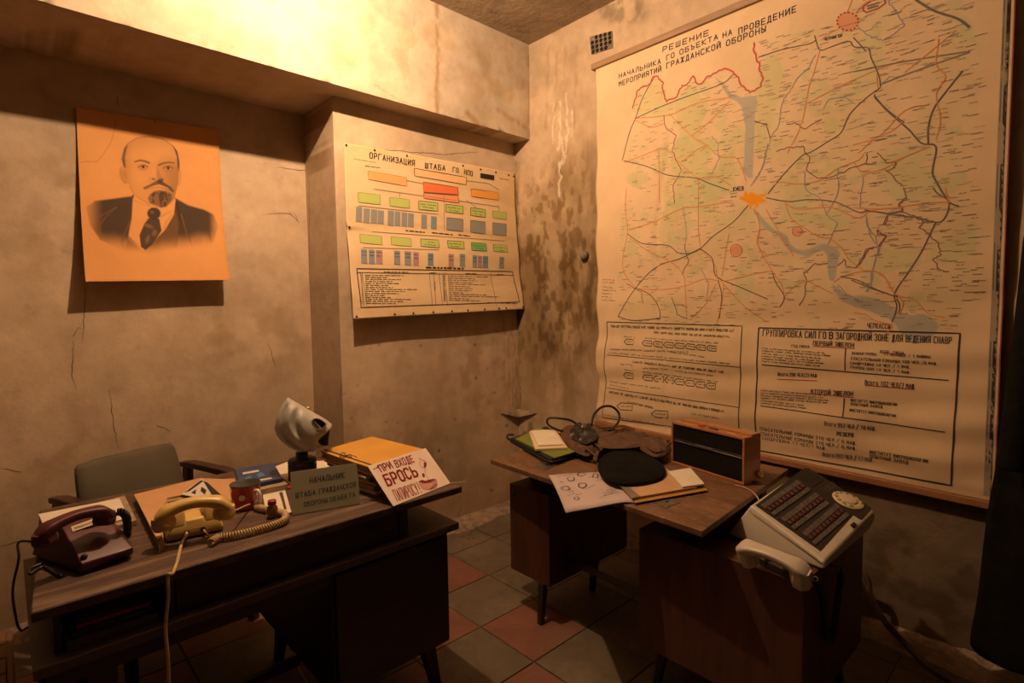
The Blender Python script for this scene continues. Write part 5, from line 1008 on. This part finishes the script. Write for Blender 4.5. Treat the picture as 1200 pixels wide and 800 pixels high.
pr.text('НАЧАЛЬНИК', (.057,.090), (.166,.092), (0,.017), tc_); pr.text('ШТАБА', (.012,.051), (.072,.052), (0,.0145), tc_); pr.text('ГРАЖДАНСКОЙ', (.083,.0525), (.200,.057), (0,.0145), tc_)
pr.text('ОБОРОНЫ', (.035,.020), (.106,.022), (0,.0135), tc_); pr.text('ОБЪЕКТА', (.114,.0225), (.195,.026), (0,.0135), tc_); pr.build('lettering', pq)
bl, br = atz(461,593,ZT+.002), atz(528,566,ZT+.002)
ns, W, sf = board('no_smoking_card', 'white card with red lettering and bucket drawing leaning on the folders', 'sign', bl, br, 47, .168, .002, M['sign_paper'])
W0 = .279; k = W/W0
Hs = homog([(215,380),(655,230),(855,500),(405,688)], [(0,.168),(W,.168),(W,0),(0,0)])
def nsq(x, y): return happ(Hs, x, y)
pr = Print(sf); RC = (.27,.012,.022)
def ntext(t, x0, y0, x1, y1, xu, yu): a, b_, c_ = [np.array(nsq(*p)) for p in ((x0,y0),(x1,y1),(xu,yu))]; pr.text(t, a, b_, c_-a, RC, .24 if t == 'БРОСЬ' else .19, .34)
ntext('ПРИ', 316,424, 405,388, 288,378); ntext('ВХОДЕ', 432,386, 568,338, 408,338); ntext('БРОСЬ', 362,530, 600,445, 325,452); ntext('ПАПИРОСУ!', 434,648, 632,575, 396,566)
for pts in ([(598,490),(610,520),(632,545),(660,556),(700,550),(735,540),(747,520),(735,470),(700,478),(650,488)],): pr.poly([nsq(*p) for p in pts], (.62,.30,.24))
pr.poly([nsq(*p) for p in [(598,492),(625,478),(655,486),(680,476),(725,466),(738,478),(700,500),(640,508)]], RC)
for pts, w in (([(600,495),(612,525),(635,550),(668,556),(735,540),(748,520),(738,470)], .0016), ([(603,310),(625,325),(650,330),(660,350),(655,380),(640,375)], .003), ([(610,330),(608,360),(625,378),(645,385)], .0016), ([(648,390),(652,430),(668,455),(675,480)], .0016), ([(700,550),(745,510)], .004), ([(690,555),(735,500)], .003)): pr.line([nsq(*p) for p in pts], w, RC, .01)
pr.poly([nsq(*p) for p in [(625,430),(640,425),(650,445),(645,462),(632,455)]], RC); pr.poly([nsq(*p) for p in [(640,335),(655,345),(662,365),(652,385),(640,378)]], RC)
pr.build('lettering', ns)
b = MB(); b.tube([atz(527,566,ZT+.003), atz(547,564,ZT+.006)], .0012, 6); tag(b.build('straw', M['cream_book']), 'thin pale straw poking over the right end of the desk', 'straw')

# ------------------------------------------------------------------ gas mask on its filter canister
c = atz(355, 562, ZT+.001); cn = thing('gas_mask', 'grey rubber gas mask resting on its dark olive filter canister', 'gas mask', c)
b = MB(); R_ = .0515
b.lathe([(R_*.9,0),(R_,.004),(R_,.020),(R_*.97,.022),(R_*.97,.026),(R_,.028),(R_,.060),(R_*.97,.062),(R_*.97,.066),(R_,.068),(R_,.078),(R_*.9,.084),(.026,.086),(.022,.090),(.022,.108),(0,.108)], 36, c); b.build('canister', M['canister'], cn)
vw = unit(np.array([c[0], c[1], 0])); rt = np.array([vw[1], -vw[0], 0]); mid = c+np.array([0,0,.0])
n_ = -vw
def mpnt(x, y, d): # pixel in the mask's own upright middle plane, d towards the viewer
    p = atp(x, y, mid, n_); return p-vw*d
secs = [((321.8,500),(321.8,503),.006),((323.5,491),(324.5,510),.030),((327,481),(330,517),.050),((332,472.5),(336.5,522),.062),((337,465.5),(343,525.5),.068),((343,469),(349,527.8),.071),((350,473),(356,528.5),.071),((358,478),(363,528.5),.070),((366,482.5),(368.5,528),.066),((374,487),(373,525.5),.062),((382,491.5),(378,523),.058),((389.3,497),(385,522),.052)]
NS = 64; R = []; NK = 44
SA = np.array([[*a_, *b_, c_] for a_, b_, c_ in secs]); ts = np.linspace(0, len(secs)-1, NK)
SA = np.array([[np.interp(t, range(len(secs)), SA[:, q]) for q in range(5)] for t in ts])
def folds(x, y):
    r_ = math.hypot((x-369)*.92, (y-491)*1.05); e_ = max(0, min(1, (360-x)/12))*max(0, min(1, (x-322)/9))
    return (.0080*math.sin(r_*.50+.2)+.0035*math.sin(r_*.27+y*.10))*e_
for k in range(NK):
    xt, yt_, xb, yb, dd = SA[k]; t = k/(NK-1); ring_ = []
    for i in range(NS):
        a = 2*math.pi*i/NS; s = (1-math.cos(a))/2; dp = math.sin(a)
        x, y = xt+(xb-xt)*s, yt_+(yb-yt_)*s; d = dd*math.copysign(abs(dp)**.85, dp)
        if dp > 0: x -= 15*max(0, (t-.70)/.30)**1.2*dp*min(1, s*1.6); d += folds(x, y)*min(1, dp*1.6)
        ring_.append(tuple(mpnt(x, y, d)))
    R.append(ring_)
b = MB(); b.rings(R, True, True, False)
mk = b.build('face_piece', M['mask'], cn); sm = mk.modifiers.new('t', 'SOLIDIFY'); sm.thickness = .0022; sm.offset = -1
b = MB()
Rr = [[tuple(np.array(c0)*.93+np.mean([np.array(q) for q in r_], 0)*.07) for c0 in r_] for r_ in R[24:]]
b.rings(Rr, True, True, False); b.build('lining', M['mask_in'], mk)
rimp = bez([(364.5,489.5,0),(367.5,486.3,0),(372,486.2,0),(377.5,489,0),(381.5,492.5,0),(380.5,496.5,0),(376.5,499.5,0),(371,499.8,0),(366.5,496.5,0),(364.5,489.5,0)], 4)[:-1]
de = .060; V = [mpnt(p[0], p[1], de) for p in rimp]; Vb = [mpnt(p[0]*.96+372.5*.04, p[1]*.96+493*.04, de-.030) for p in rimp]; Vi = [mpnt(p[0]*.82+372.5*.18, p[1]*.82+493*.18, de+.0015) for p in rimp]; Vd = [mpnt(p[0]*.82+372.5*.18, p[1]*.82+493*.18, de-.004) for p in rimp]
b = MB(); b.rings([[tuple(v) for v in Q] for Q in (Vb, V, Vi, Vd)], True, False, False); b.build('eyepiece_rim', M['mask'], mk)
b = MB(); b.add([tuple(v) for v in Vd], [tuple(range(len(Vd)))]); b.build('eyepiece', M['mask_in'], mk)
q = [mpnt(x, y, de-.001) for x, y in ((366.6,490.6),(368.3,489.8),(376.2,497.3),(374.0,498.2))]; b = MB(); b.prism(q, (n_*.001)); b.build('lens_edge', M['white_enamel'], mk)
b = MB(); b.lathe([(.009,0),(.009,.010),(.005,.013),(0,.013)], 14, mpnt(361,481,-.012), (0,0,1)); b.build('valve', M['brass'], mk)
for k in range(6):
    x = 372.5+k*2.0; b = MB(); b.tube([mpnt(x, 506.5-k*.9, .012), mpnt(x+.4, 519.5, .010)], .0016, 6); b.build('inner_rib', M['mask_in'], mk)

# ------------------------------------------------------------------ right-hand desk
d2 = thing('office_desk', 'brown two-pedestal desk with scratched top under the large map', 'desk', (1.95, 1.35, 0))
z2_ = .700
q = [atz(575,538,z2_), atz(823.5,622,z2_), atz(921,551,z2_)]; q.append(q[0]+q[2]-q[1]); q[3][0] = min(q[3][0], XB-.03); q[2][0] = max(q[2][0], 2.40)
q = [q[0], q[1], q[2], q[3]]
a = sum(np.cross(q[i][:2], q[(i+1) % 4][:2]) for i in range(4)); qq = q if a > 0 else q[::-1]
b = MB(); b.prism([(p[0], p[1], z2_-.022) for p in qq], .022); b.build('desktop', M['desk2_top'], d2, bevel=.003)
bx('pedestal', M['ped_red'], d2, 1.675, 2.25, 1.578, 1.826, .182, .588, bevel=.002)
bx('pedestal', M['ped_red'], d2, 1.657, 2.25, .548, 1.11, .150, .588, bevel=.002)
for y0, y1 in ((1.60,1.80),(.62,1.05)):
    for x in (1.80, 2.12): bx('batten', M['desk_dark'], d2, x-.02, x+.02, max(y0, .85), y1, .588, .678, bevel=.001)
bx('base_frame', M['black_metal'], d2, 1.70, 2.20, 1.618, 1.648, .166, .182, bevel=.001)
for x0, y0, x1, y1 in ((1.690,1.632,1.668,1.628),(2.07,1.640,2.055,1.648),(1.70,1.785,1.70,1.80),(1.72,.62,1.70,.60),(2.18,.62,2.2,.6),(1.72,1.04,1.70,1.06),(2.18,1.04,2.2,1.06)):
    if (x0, y0) == (1.70, 1.785): continue
    t = MB(); zt2 = .182 if y0 > 1.5 else .150; t.rings([[(x0+s*.016, y0+u*.016, zt2) for s, u in ((-1,-1),(1,-1),(1,1),(-1,1))], [(x1+s*.012, y1+u*.012, 0) for s, u in ((-1,-1),(1,-1),(1,1),(-1,1))]], smooth=False); t.build('leg', M['black_metal'], d2, bevel=.002)
pa, pb = aty(663,655,1.578), aty(752,695,1.112)
b = MB(); b.tube([pa, pb], .016, 4); b.build('cross_bar', M['black_metal'], d2, bevel=.002)
b = MB(); b.lathe([(.036,0),(.036,.006),(.018,.009)], 20, pa+[0,.0,0], (0,-1,0)); b.build('bar_flange', M['black_metal'], d2)
b = MB(); b.lathe([(0,0),(.011,0),(.011,.002),(0,.002)], 16, (1.675,1.80,.545), (-1,0,0)); b.build('plug', M['ped_dark'], d2)
for L in (((628,545),(642,540),(653,545),(639,550.5)), ((766,587),(783,581),(797,588),(780,595))):
    o = flat('lock_plate', None, None, L, z2_+.0003, .0015, M['steel'], par=d2, bevel=.0004); cc = [atz(x, y, z2_+.002) for x, y in L]; ce = sum(cc)/4
    b = MB(); b.lathe([(0,0),(.006,0),(.006,.0008),(0,.0008)], 10, ce); b.box(ce[0]-.004, ce[0]+.016, ce[1]-.002, ce[1]+.002, ce[2], ce[2]+.0008); b.build('keyhole', M['hole'], o)

# papers and folders on it
A_, C_, D_ = atz(643,557,z2_+.004), atz(755,587.5,z2_+.004), atz(663,602,.682); B_ = A_+(C_-D_); B_[2] = z2_+.004
nu, nv = 14, 10; P = np.zeros((nv, nu, 3))
for j in range(nv):
    for i in range(nu):
        u, v = i/(nu-1), j/(nv-1); p = A_*(1-u)*(1-v)+B_*u*(1-v)+C_*u*v+D_*(1-u)*v
        over_ = max(0, 1.585-p[0]); p[2] = z2_+.0045-over_**2*.5+(.003*math.sin(u*6+v*3) if over_ > .0 else .001*math.sin(u*6)); P[j, i] = p
sh = thing('sketch_sheet', 'lilac-grey sheet with ink sketches hanging over the front edge of the right desk', 'paper', P[5,7].tolist())
o = grid_obj('paper', P, None, M['lilac_paper'], sh); sm = o.modifiers.new('t', 'SOLIDIFY'); sm.thickness = .003; sm.offset = -1 if P is None else 0
Hsh = homog([(643,557),(755,587.5),(663,602)]+[tuple(float(k) for k in topx(B_))], [(0,0),(1,1),(0,1),(1,0)])
def shs(a, b_):
    a = np.asarray(a)[..., None]; b_ = np.asarray(b_)[..., None]; p = A_*(1-a)*(1-b_)+B_*a*(1-b_)+C_*a*b_+D_*(1-a)*b_
    ov = np.maximum(0, 1.585-p[..., 0]); p[..., 2] = z2_+.0045-ov**2*.5+np.where(ov > 0, .003*np.sin(a[..., 0]*6+b_[..., 0]*3), .001*np.sin(a[..., 0]*6))+.0024; return p
pr = Print(shs); hq = lambda x, y: happ(Hsh, 580+x/5, 460+y/5); rs = random.Random(4)
for cx, cy, rx, ry in ((520,482,30,12),(455,512,28,16),(600,490,20,16),(420,575,32,14),(525,552,28,18),(490,632,18,10),(400,535,14,6)):
    for k in range(4):
        ph_ = rs.uniform(0, 6); pr.line([hq(cx+rx*rs.uniform(.6,1.1)*math.cos(t+ph_), cy+ry*rs.uniform(.6,1.1)*math.sin(t+ph_)) for t in np.linspace(0, rs.uniform(2.5,5.5), 8)], rs.uniform(.005,.011), (.06,.05,.07), .1)
for x0, y0, x1, y1 in ((375,492,395,490),(410,490,470,482),(430,620,480,600),(485,612,520,604),(630,625,735,583),(650,600,720,572),(668,578,712,560),(655,612,700,594),(545,575,600,545),(440,600,470,588),(605,520,640,508),(560,500,585,492)):
    x = x0
    while x < x1: e = min(x+rs.uniform(5, 14), x1); f = lambda q: y0+(y1-y0)*(q-x0)/(x1-x0); pr.line([hq(x, f(x)+rs.uniform(-2,2)), hq(e, f(e)+rs.uniform(-2,2))], .009, (.06,.05,.07)); x = e+3
pr.build('sketches', sh)
flat('mustard_folder', 'mustard card folder sticking out lowest of the folders beside the radio', 'folder', ((744,589),(829,574),(823,562),(735,575)), z2_+.0062, .003, M['mustard'])
tf = flat('tan_folder', 'tan card folder with olive spine partly beneath the black beret', 'folder', ((741,583),(817,570),(776,546),(722,563)), z2_+.0105, .008, M['tan'])
flat('spine', None, None, ((722,564),(727,562),(750,581),(741,583.5)), z2_+.0187, .0006, M['grey_card'], par=tf, bevel=0)
flat('cream_notepad', 'cream notepad jutting out between the beret and the radio', 'notepad', ((783,552),(809,547.5),(825.5,566.5),(800,570)), z2_+.0195, .006, M['paper'])

# black beret-like cap
out = [(699.5,546),(701,538),(706,532),(715,527.5),(728,525.5),(742,526),(756,529.5),(768,535),(777,542),(781.5,549),(780,555),(772,560),(757,563.5),(741,565.5),(724,565),(711,561),(703,554)]
zc0 = z2_+.0265; o3 = [atz(x, y, zc0+.010) for x, y in out]; ce = sum(o3)/len(o3)
R = []
for k, (s, z) in enumerate(((.96,-.006),(1,-.002),(1.0,.004),(.97,.009),(.82,.012),(.5,.0135),(.2,.0138))):
    R.append([tuple(ce+(p-ce)*s+np.array([0,0,z-.010+(.002*math.sin(i*1.3+k) if k > 2 else 0)])) for i, p in enumerate(o3)])
b = MB(); b.rings(R); o = b.build('black_cap', M['black_cloth'], subs=1); tag(o, 'flat black cloth cap lying on the papers of the right desk', 'cap')

# zip case with green folder and two cream notebooks
q0 = [atz(x, y, .728) for x, y in ((598,513),(645,538),(690,524),(640,499))]; ce = sum(q0)/4; R = []
for s, z in ((.97,.701),(1,.706),(1.0,.714),(.985,.719),(1,.724),(.99,.728)): R.append([(float(ce[0]+(p[0]-ce[0])*s), float(ce[1]+(p[1]-ce[1])*s), z) for p in q0])
zc_ = thing('zip_case', 'black zipped document case at the far left end of the right desk', 'case', (ce[0], ce[1], .7))
b = MB(); b.rings(R, smooth=False); b.build('case', M['black_leather'], zc_, bevel=.004, seg=3)
b = MB(); b.tube(bez([q0[0]+[0,0,-.010], q0[0]*.5+q0[1]*.5+[-.006,-.004,-.010], q0[1]+[0,0,-.010], q0[1]*.5+q0[2]*.5+[0,-.004,-.010], q0[2]+[0,0,-.010]], 8), .0035, 8); b.build('zip', M['black_rubber'], zc_)
b = MB(); b.tube(bez([q0[0]+[0,0,-.012], q0[0]+[-.02,-.0,.004], q0[0]+[.0,.02,.012], q0[0]+[.05,.03,.004]], 8), .005, 8); b.build('strap', M['black_leather'], zc_)
flat('green_folder', 'thin light green folder lying on the black zipped case', 'folder', ((604,514),(650,536),(684,526),(632,500)), .7285, .006, M['green_folder'])
flat('cream_notebook', 'cream notebook with black edge, the lower of two on the green folder', 'notebook', ((620,505),(627,526),(665,524),(651,503)), .7352, .010, M['cream_book'])
flat('cream_booklet', 'pale cream booklet, the upper of two on the green folder', 'notebook', ((622,504),(631,521.5),(660,520),(648,503)), .7457, .006, M['paper'])

# crumpled brown gas mask bag with black hoses
def heap(name, m, outline, z0, h, seed, parent, fold=30, amp=.012):
    o3 = [atz(x, y, z0+.02) for x, y in outline]; ce = sum(o3)/len(o3); pts = bez(o3+[o3[0]], 9)[:-1]; R = []
    ang = random.Random(seed).uniform(0, 3); ca, sa = math.cos(ang), math.sin(ang)
    for k in range(26):
        t = k/25; s = 1.0 if k == 0 else (1.02-.98*(t**1.15)); row = []
        for p in pts:
            wob = 1+.03*noise.noise(Vector((p[0]*25, p[1]*25, seed)))
            x, y = ce[0]+(p[0]-ce[0])*s*wob, ce[1]+(p[1]-ce[1])*s*wob; env = 0 if k == 0 else min(1, .25+(1-s)*5)*(1-.25*s*s)
            u, v = x*ca+y*sa, -x*sa+y*ca
            r1 = 1-abs(noise.noise(Vector((u*7, v*22, seed*3.1))))*2.6; r2 = 1-abs(noise.noise(Vector((u*24, v*12, seed*5.7+9))))*2.6
            z = z0+(0 if k == 0 else h*env)+amp*(r1*1.1+r2*.6-.6)*min(1, (1.03-s)*8 if k else 0)
            row.append((float(x), float(y), max(float(z), z0+.0004*k)))
        R.append(row)
    b = MB(); b.rings(R); return b.build(name, m, parent)
bg = thing('gas_mask_bag', 'crumpled brown cloth gas mask bag with black hoses beside the radio', 'bag', (2.25, 1.65, z2_))
heap('bag_body', M['bag'], [(655,506),(662,498),(680,497),(705,501),(740,504),(768,512),(784,517),(785,524),(772,530),(752,527),(735,523),(715,523),(703,530),(698,538),(684,533),(668,526),(658,517)], z2_+.001, .040, 3, bg)
heap('bag_flap', M['bag'], [(690,508),(715,502),(742,507),(758,513),(748,519),(725,521),(702,519)], z2_+.045, .016, 7, bg, 20, .007)
heap('bag_pocket', M['bag'], [(655,508),(662,502),(676,506),(690,514),(698,524),(688,530),(672,524),(660,516)], z2_+.030, .030, 9, bg, 26, .008)
heap('bag_roll', M['bag'], [(746,512),(770,512),(783,517),(785,525),(774,531),(760,528),(748,520)], z2_+.034, .028, 13, bg, 30, .009)
def at_d(x, y, Y_): return aty(x, y, Y_)
b = MB(); b.tube(bez([at_d(682,506,1.83), at_d(672,494,1.86), at_d(656,490,1.90), at_d(643,490,1.95), at_d(642,497,1.95), at_d(652,503,1.92), at_d(664,506,1.88)], 8), .0058, 10); b.build('short_hose', M['black_rubber'], bg)
b = MB(); b.tube(bez([at_d(693,498,1.72), at_d(696,486,1.74), at_d(705,477,1.74), at_d(716,476,1.74), at_d(724,482,1.72), at_d(726,490,1.70), at_d(722,498,1.66), at_d(714,504,1.62)], 8), .0066, 10); b.build('long_hose', M['black_rubber'], bg)
heap('mask_rubber', M['black_rubber'], [(668,500),(680,495),(694,498),(702,506),(694,514),(680,514),(670,508)], z2_+.066, .020, 21, bg, 40, .016)
for x, y, r_ in ((684,500,.012),(671,510,.010),(689,496,.008),(681,515,.008)):
    p = atz(x, y, z2_+.105); b = MB(); b.lathe([(r_*.6,-.004),(r_,-.004),(r_,.004),(r_*.6,.004)], 14, p, unit((-.5,-.7,.6)), cap0=True, cap1=True); b.build('buckle', M['steel'], bg)
for pts in ([(672,509),(690,516),(706,528)], [(670,516),(686,526),(700,537)], [(756,524),(772,530),(787,518)], [(700,500),(712,502),(730,500),(744,504)]):
    b = MB(); P_ = bez([atz(x, y, z2_+.055+.0*i) for i, (x, y) in enumerate(pts)], 6); R = [[tuple(p+[0,0,.0]), tuple(p+[.014,.010,.003]), tuple(p+[.014,.010,.0055]), tuple(p+[0,0,.0025])] for p in P_]
    b.rings(R); b.build('strap', M['bag'], bg)

# ------------------------------------------------------------------ radio
bl, br = atz(786.5,542,z2_+.001), atz(872,569,z2_+.001); e = unit(br-bl); back = np.array([-e[1], e[0], 0]); 
if back[0] < 0: back = -back
W = np.linalg.norm(br-bl); Hh = float(atp(786,493,bl,back)[2]-bl[2]); Hr = float(atp(871.5,513,bl,back)[2]-bl[2]); Hh = (Hh+Hr)/2
rd = thing('radio', 'wooden-cased tabletop radio with black speaker cloth on the right desk', 'radio', M=frame(bl, e, back, (0,0,1)))
Fm = frame(bl, e, back, (0,0,1))
def rb(name, m, *a, par=rd, bevel=.0015): b = MB(); b.M = Fm; b.box(*a); return b.build(name, m, par, bevel=bevel)
D = .105; t_ = .010
rb('top_board', M['radio_wood'], 0, W, 0, D*.45, Hh-t_, Hh); rb('bottom_board', M['radio_wood'], 0, W, 0, D*.45, 0, t_); rb('side_board', M['radio_wood'], 0, t_, 0, D*.45, t_, Hh-t_); rb('side_board', M['radio_wood'], W-t_, W, 0, D*.45, t_, Hh-t_)
rb('rear_case', M['radio_wood'], .012, W-.004, D*.47, D, .006, Hh+.006, bevel=.003); rb('groove', M['black_print'], .008, W-.006, D*.45, D*.47, .006, Hh-.004, bevel=0)
rb('speaker_cloth', M['radio_cloth'], t_, W-t_, .006, .02, t_, Hh-t_, bevel=0)
tr_ = rb('trim_bar', M['steel'], t_+.002, W-t_-.002, .001, .006, Hh*.54, Hh*.54+.005); rb('trim_bar', M['black_metal'], t_+.002, W-t_-.002, .002, .006, Hh*.54+.006, Hh*.54+.013)
rb('maker_badge', M['steel'], W*.36, W*.60, -.001, .003, Hh*.545, Hh*.545+.010, bevel=.001)
for k in range(40):
    pass
rb('red_key', M['red_print'], W*.36, W*.43, D*.12, D*.30, Hh, Hh+.005); rb('black_key', M['black_rubber'], W*.50, W*.62, D*.14, D*.28, Hh, Hh+.004); rb('brass_key', M['brass'], W*.74, W*.86, D*.14, D*.26, Hh, Hh+.002); rb('control_strip', M['radio_wood'], W*.30, W*.92, D*.08, D*.38, Hh-.0002, Hh+.0008, bevel=0)
b = MB(); b.M = Fm; b.lathe([(0,0),(.013,0),(.015,.006),(.014,.016),(.009,.02),(0,.02)], 14, (W-.004, D*.85, .03), (1,0,.1)); b.build('cable_plug', M['brass'], rd)
b = MB(); b.tube(bez([atz(861,568,z2_+.004), atz(872,571,z2_+.004), atz(882,576,z2_+.004), atz(888,583,z2_+.004), atz(893,589,.69), (2.2,.80,.60), (2.3,.70,.5925)], 8), .0022, 6); b.build('cable', M['cord_cream'], rd)
b = MB(); b.tube(bez([atz(777,540,z2_+.004), atz(783,532,z2_+.01), atz(788,524,z2_+.05)], 6), .0018, 6); tag(b.build('thin_wire', M['steel']), 'short thin wire standing at the left side of the radio', 'wire')

# ------------------------------------------------------------------ operator console on the right pedestal
zP = .588
Lq, BLq, Fq = atz(880,591.6,.712), atz(943.5,548,.752), atz(966,657.5,.622)
nrm = unit(np.cross(BLq-Lq, Fq-Lq)); nrm = nrm if nrm[2] > 0 else -nrm
Rq = atp(1024, 598, Lq, nrm)
co = thing('telephone_console', 'off-white switchboard telephone console with red keys and a round dial', 'telephone', ((Lq+Rq)/2*np.array([1,1,0])+np.array([0,0,zP])))
base = [(Lq[0]-.02, Lq[1]+.07, zP+.004), (BLq[0], BLq[1]+.07, zP+.004), (Rq[0]-.01, Rq[1]+.01, zP+.004), (Fq[0]+.005, Fq[1]+.012, zP+.004)]
low = [Lq+(Lq[0]*0-.012, .03, -.05), BLq+(0,.03,-.05), Rq+(.004,-.004,-.022), Fq+(.0,-.004,-.020)]
hull([*[p for p in (Lq, BLq, Rq, Fq)], *base, *low]).build('housing', M['console'], co, bevel=.009, seg=4)
def on(x, y, h=0): return atp(x, y, Lq, nrm)+nrm*h
s8 = lambda x, y: (850+x/4.705, 530+y/4.705)
def cq(name, m, L, h, h0=.0, par=co, bevel=.0008):
    q = [on(*s8(*p), h0) for p in L]; nn_ = np.cross(q[1]-q[0], q[2]-q[0])
    if nn_ @ nrm < 0: q = q[::-1]
    b = MB(); b.prism(q, nrm*(h-h0)); return b.build(name, m, par, bevel=bevel)
cq('control_panel', M['console_dark'], [(165,292),(362,140),(440,86),(462,88),(805,306),(798,322),(752,372),(738,368),(704,345),(524,545)], .0018)
gr_ = cq('speaker_grille', M['console_dark'], [(374,138),(440,92),(540,150),(480,200)], .003, .001)
for k in range(8):
    t = k/7; x0, y0 = 384+(480-384)*t, 136+(192-136)*t; b_ = cq('grille_slot', M['hole'], [(x0, y0), (x0+58, y0-42), (x0+62, y0-39.5), (x0+4, y0+2.5)], .0036, .0028, gr_, 0)
def bank(r0, r1, up, dn, n):
    # r0,r1: ends of the red key row; up/dn: offsets (zoomed px) towards the label strip and the lower keys
    r0, r1 = np.array(r0, float), np.array(r1, float); st_ = (r1-r0)/(n-1); e_ = st_*.5
    u0, u1, v0, v1 = r0-e_*1.6, r1+e_*1.6, np.array(up), np.array(dn)
    bk_ = cq('key_bank', M['black_print'], [tuple(u0+v0*1.12), tuple(u1+v0*1.12), tuple(u1+v1*1.1), tuple(u0+v1*1.1)], .0030, .0015, bevel=0)
    for i in range(n):
        c_ = r0+st_*i; g = st_*.44
        cq('label_window', M['key_grey'], [tuple(c_-g+v0), tuple(c_+g+v0), tuple(c_+g+v0*.38), tuple(c_-g+v0*.38)], .0048, .0028, co, .0004)
        cq('red_key', M['key_red'], [tuple(c_-g*.62+v0*.26), tuple(c_+g*.62+v0*.26), tuple(c_+g*.62+v1*.28), tuple(c_-g*.62+v1*.28)], .0085, .0028, co, .0015)
        cq('grey_key', M['key_grey'], [tuple(c_-g+v1*.45), tuple(c_+g+v1*.45), tuple(c_+g+v1), tuple(c_-g+v1)], .0055, .0028, co, .0006)
bank((243,318),(426,190),(-40,-30),(36,28),10); bank((352,392),(527,262),(-40,-32),(36,32),10); bank((468,473),(638,325),(-38,-34),(36,34),10)
dc = on(*s8(676,268)); dl = MB(); dl.lathe([(.052,0),(.052,.004),(.048,.007),(.034,.008)], 40, dc, nrm); dlo = dl.build('dial', M['dial'], co)
tx = unit(np.cross(nrm, (0,1,0))); ty = np.cross(nrm, tx); tx = unit(BLq-Lq)
ty = np.cross(nrm, tx)
for k in range(10):
    a = math.radians(-60+k*30); p = dc+(tx*math.cos(a)+ty*math.sin(a))*.041+nrm*.0072; b = MB(); b.lathe([(0,0),(.0068,0),(.0068,.0012),(0,.0012)], 12, p, nrm); b.build('finger_hole', M['old_paper'], dlo)
b = MB(); b.lathe([(.029,.008),(.029,.010),(.025,.0115),(0,.012)], 28, dc, nrm); b.build('dial_centre', M['cream_book'], dlo)
cq('square_key', M['hole'], [(688,402),(706,388),(724,402),(706,420)], .005, .0)
for L in ([(548,190),(590,162),(592,165),(550,193)], [(545,205),(600,170),(602,173),(547,208)], [(560,215),(610,180),(612,183),(562,218)]): cq('printed_line', M['key_grey'], L, .0024, .0017, co, 0)
# seam line around the housing
b = MB(); b.tube([Lq+(-.012,.006,-.012), Fq+(-.006,-.004,-.010)], .0012, 6); b.build('seam', M['old_paper'], co)
# handset in its side cradle
A3, B3 = atz(866,641,.652), atz(948,673,.640)
hsA = handset('handset', M['console'], co, A3, B3, unit((-.35,.05,.9)), .024, .046, .028, .031, 0, .050, square=True)
q = [atz(x, y, zP+.003) for x, y in ((889,661),(932,682),(942,673),(900,653))]; b = MB(); b.prism(q if np.cross((q[1]-q[0])[:2], (q[2]-q[0])[:2]) > 0 else q[::-1], .022); b.build('cradle_tray', M['black_metal'], co, bevel=.002)
for x, y in ((900,650),(922,661)):
    p = atz(x, y+6, zP+.026); b = MB(); b.lathe([(.010,-.012),(.010,.010),(.006,.014),(.006,.022),(0,.023)], 12, p); b.build('cradle_hook', M['black_rubber'], co)
hx, hy = B3[0], B3[1]
coil([aty(955,678,.535), aty(962,690,.530), aty(966,715,.528), aty(969,740,.528), aty(973,752,.527), aty(977,740,.526), aty(980,715,.526), aty(984,690,.524), aty(986,672,.53)], .0085, .0028, .0062).build('coiled_cord', M['black_rubber'], co)
b = MB(); b.tube(bez([B3+(.0,-.01,-.02), aty(953,676,.54), aty(956,680,.535)], 6), .003, 8); b.tube(bez([aty(986,672,.53), aty(984,664,.535), aty(972,660,.545), (2.0,.60,.605)], 6), .003, 8); b.build('cord_end', M['black_rubber'], co)

# ------------------------------------------------------------------ floor cable, hanging coat
b = MB(); b.tube(bez([(2.56,.75,.30), atx(1012,672,2.58), atx(1020,697,2.58), atx(1036,727,2.56), atz(1064,757,.02), atz(1092,783,.012), atz(1120,800,.012), (2.35,.05,.012)], 10), .012, 12); b.v[0]
tag(b.build('floor_cable', M['hose']), 'thick brown cable curving from behind the pedestal down to the floor', 'cable')
b = MB(); b.tube(bez([atz(343,762,.008), atz(349,775,.008), atz(352,787,.008), atz(362,803,.008), atz(375,820,.008)], 8), .003, 8); tag(b.build('floor_wire', M['cord_cream']), 'thin pale wire lying on the floor tiles under the left desk', 'wire')
ct = thing('hanging_coat', 'black coat hanging on the right-hand wall at the edge of the map', 'coat', (2.52, -.1, .12))
edge = [(1.80,.10),(1.74,.17),(1.60,.175),(1.40,.19),(1.20,.20),(1.0,.205),(.84,.225),(.70,.235),(.5,.250),(.30,.262),(.17,.270),(.11,.270),(.105,.268)]
R = []; NS = 40
for z, yl in edge:
    row = []; w = (yl+.42)/2; yc = yl-w; th = .03+.05*min(1, (1.85-z)/.5)
    for i in range(NS):
        a = 2*math.pi*i/NS; f = .014*math.sin(i*2.2+z*1.5)+.010*math.sin(i*1.1+2)
        row.append((2.57+math.cos(a)*(th+f) if math.cos(a) < 0 else 2.57+math.cos(a)*.04, yc+math.sin(a)*w*(1+.02*math.sin(z*13)), z+.01*math.sin(i*.8)))
    R.append(row)
b = MB(); b.rings(R); b.build('coat_body', M['black_cloth'], ct, subs=1)
slv = [(2.47,.10,1.60),(2.46,.13,1.40),(2.45,.15,1.15),(2.44,.165,.90),(2.44,.17,.84)]
b = MB(); b.tube(bez(slv, 5), [.045]*21, 12); b.build('sleeve', M['black_cloth'], ct)
b = MB(); b.tube([(2.57,-.16,1.79),(2.57,-.16,1.86),(XB-.004,-.16,1.87)], .006, 8); b.build('hook', M['black_metal'], ct)
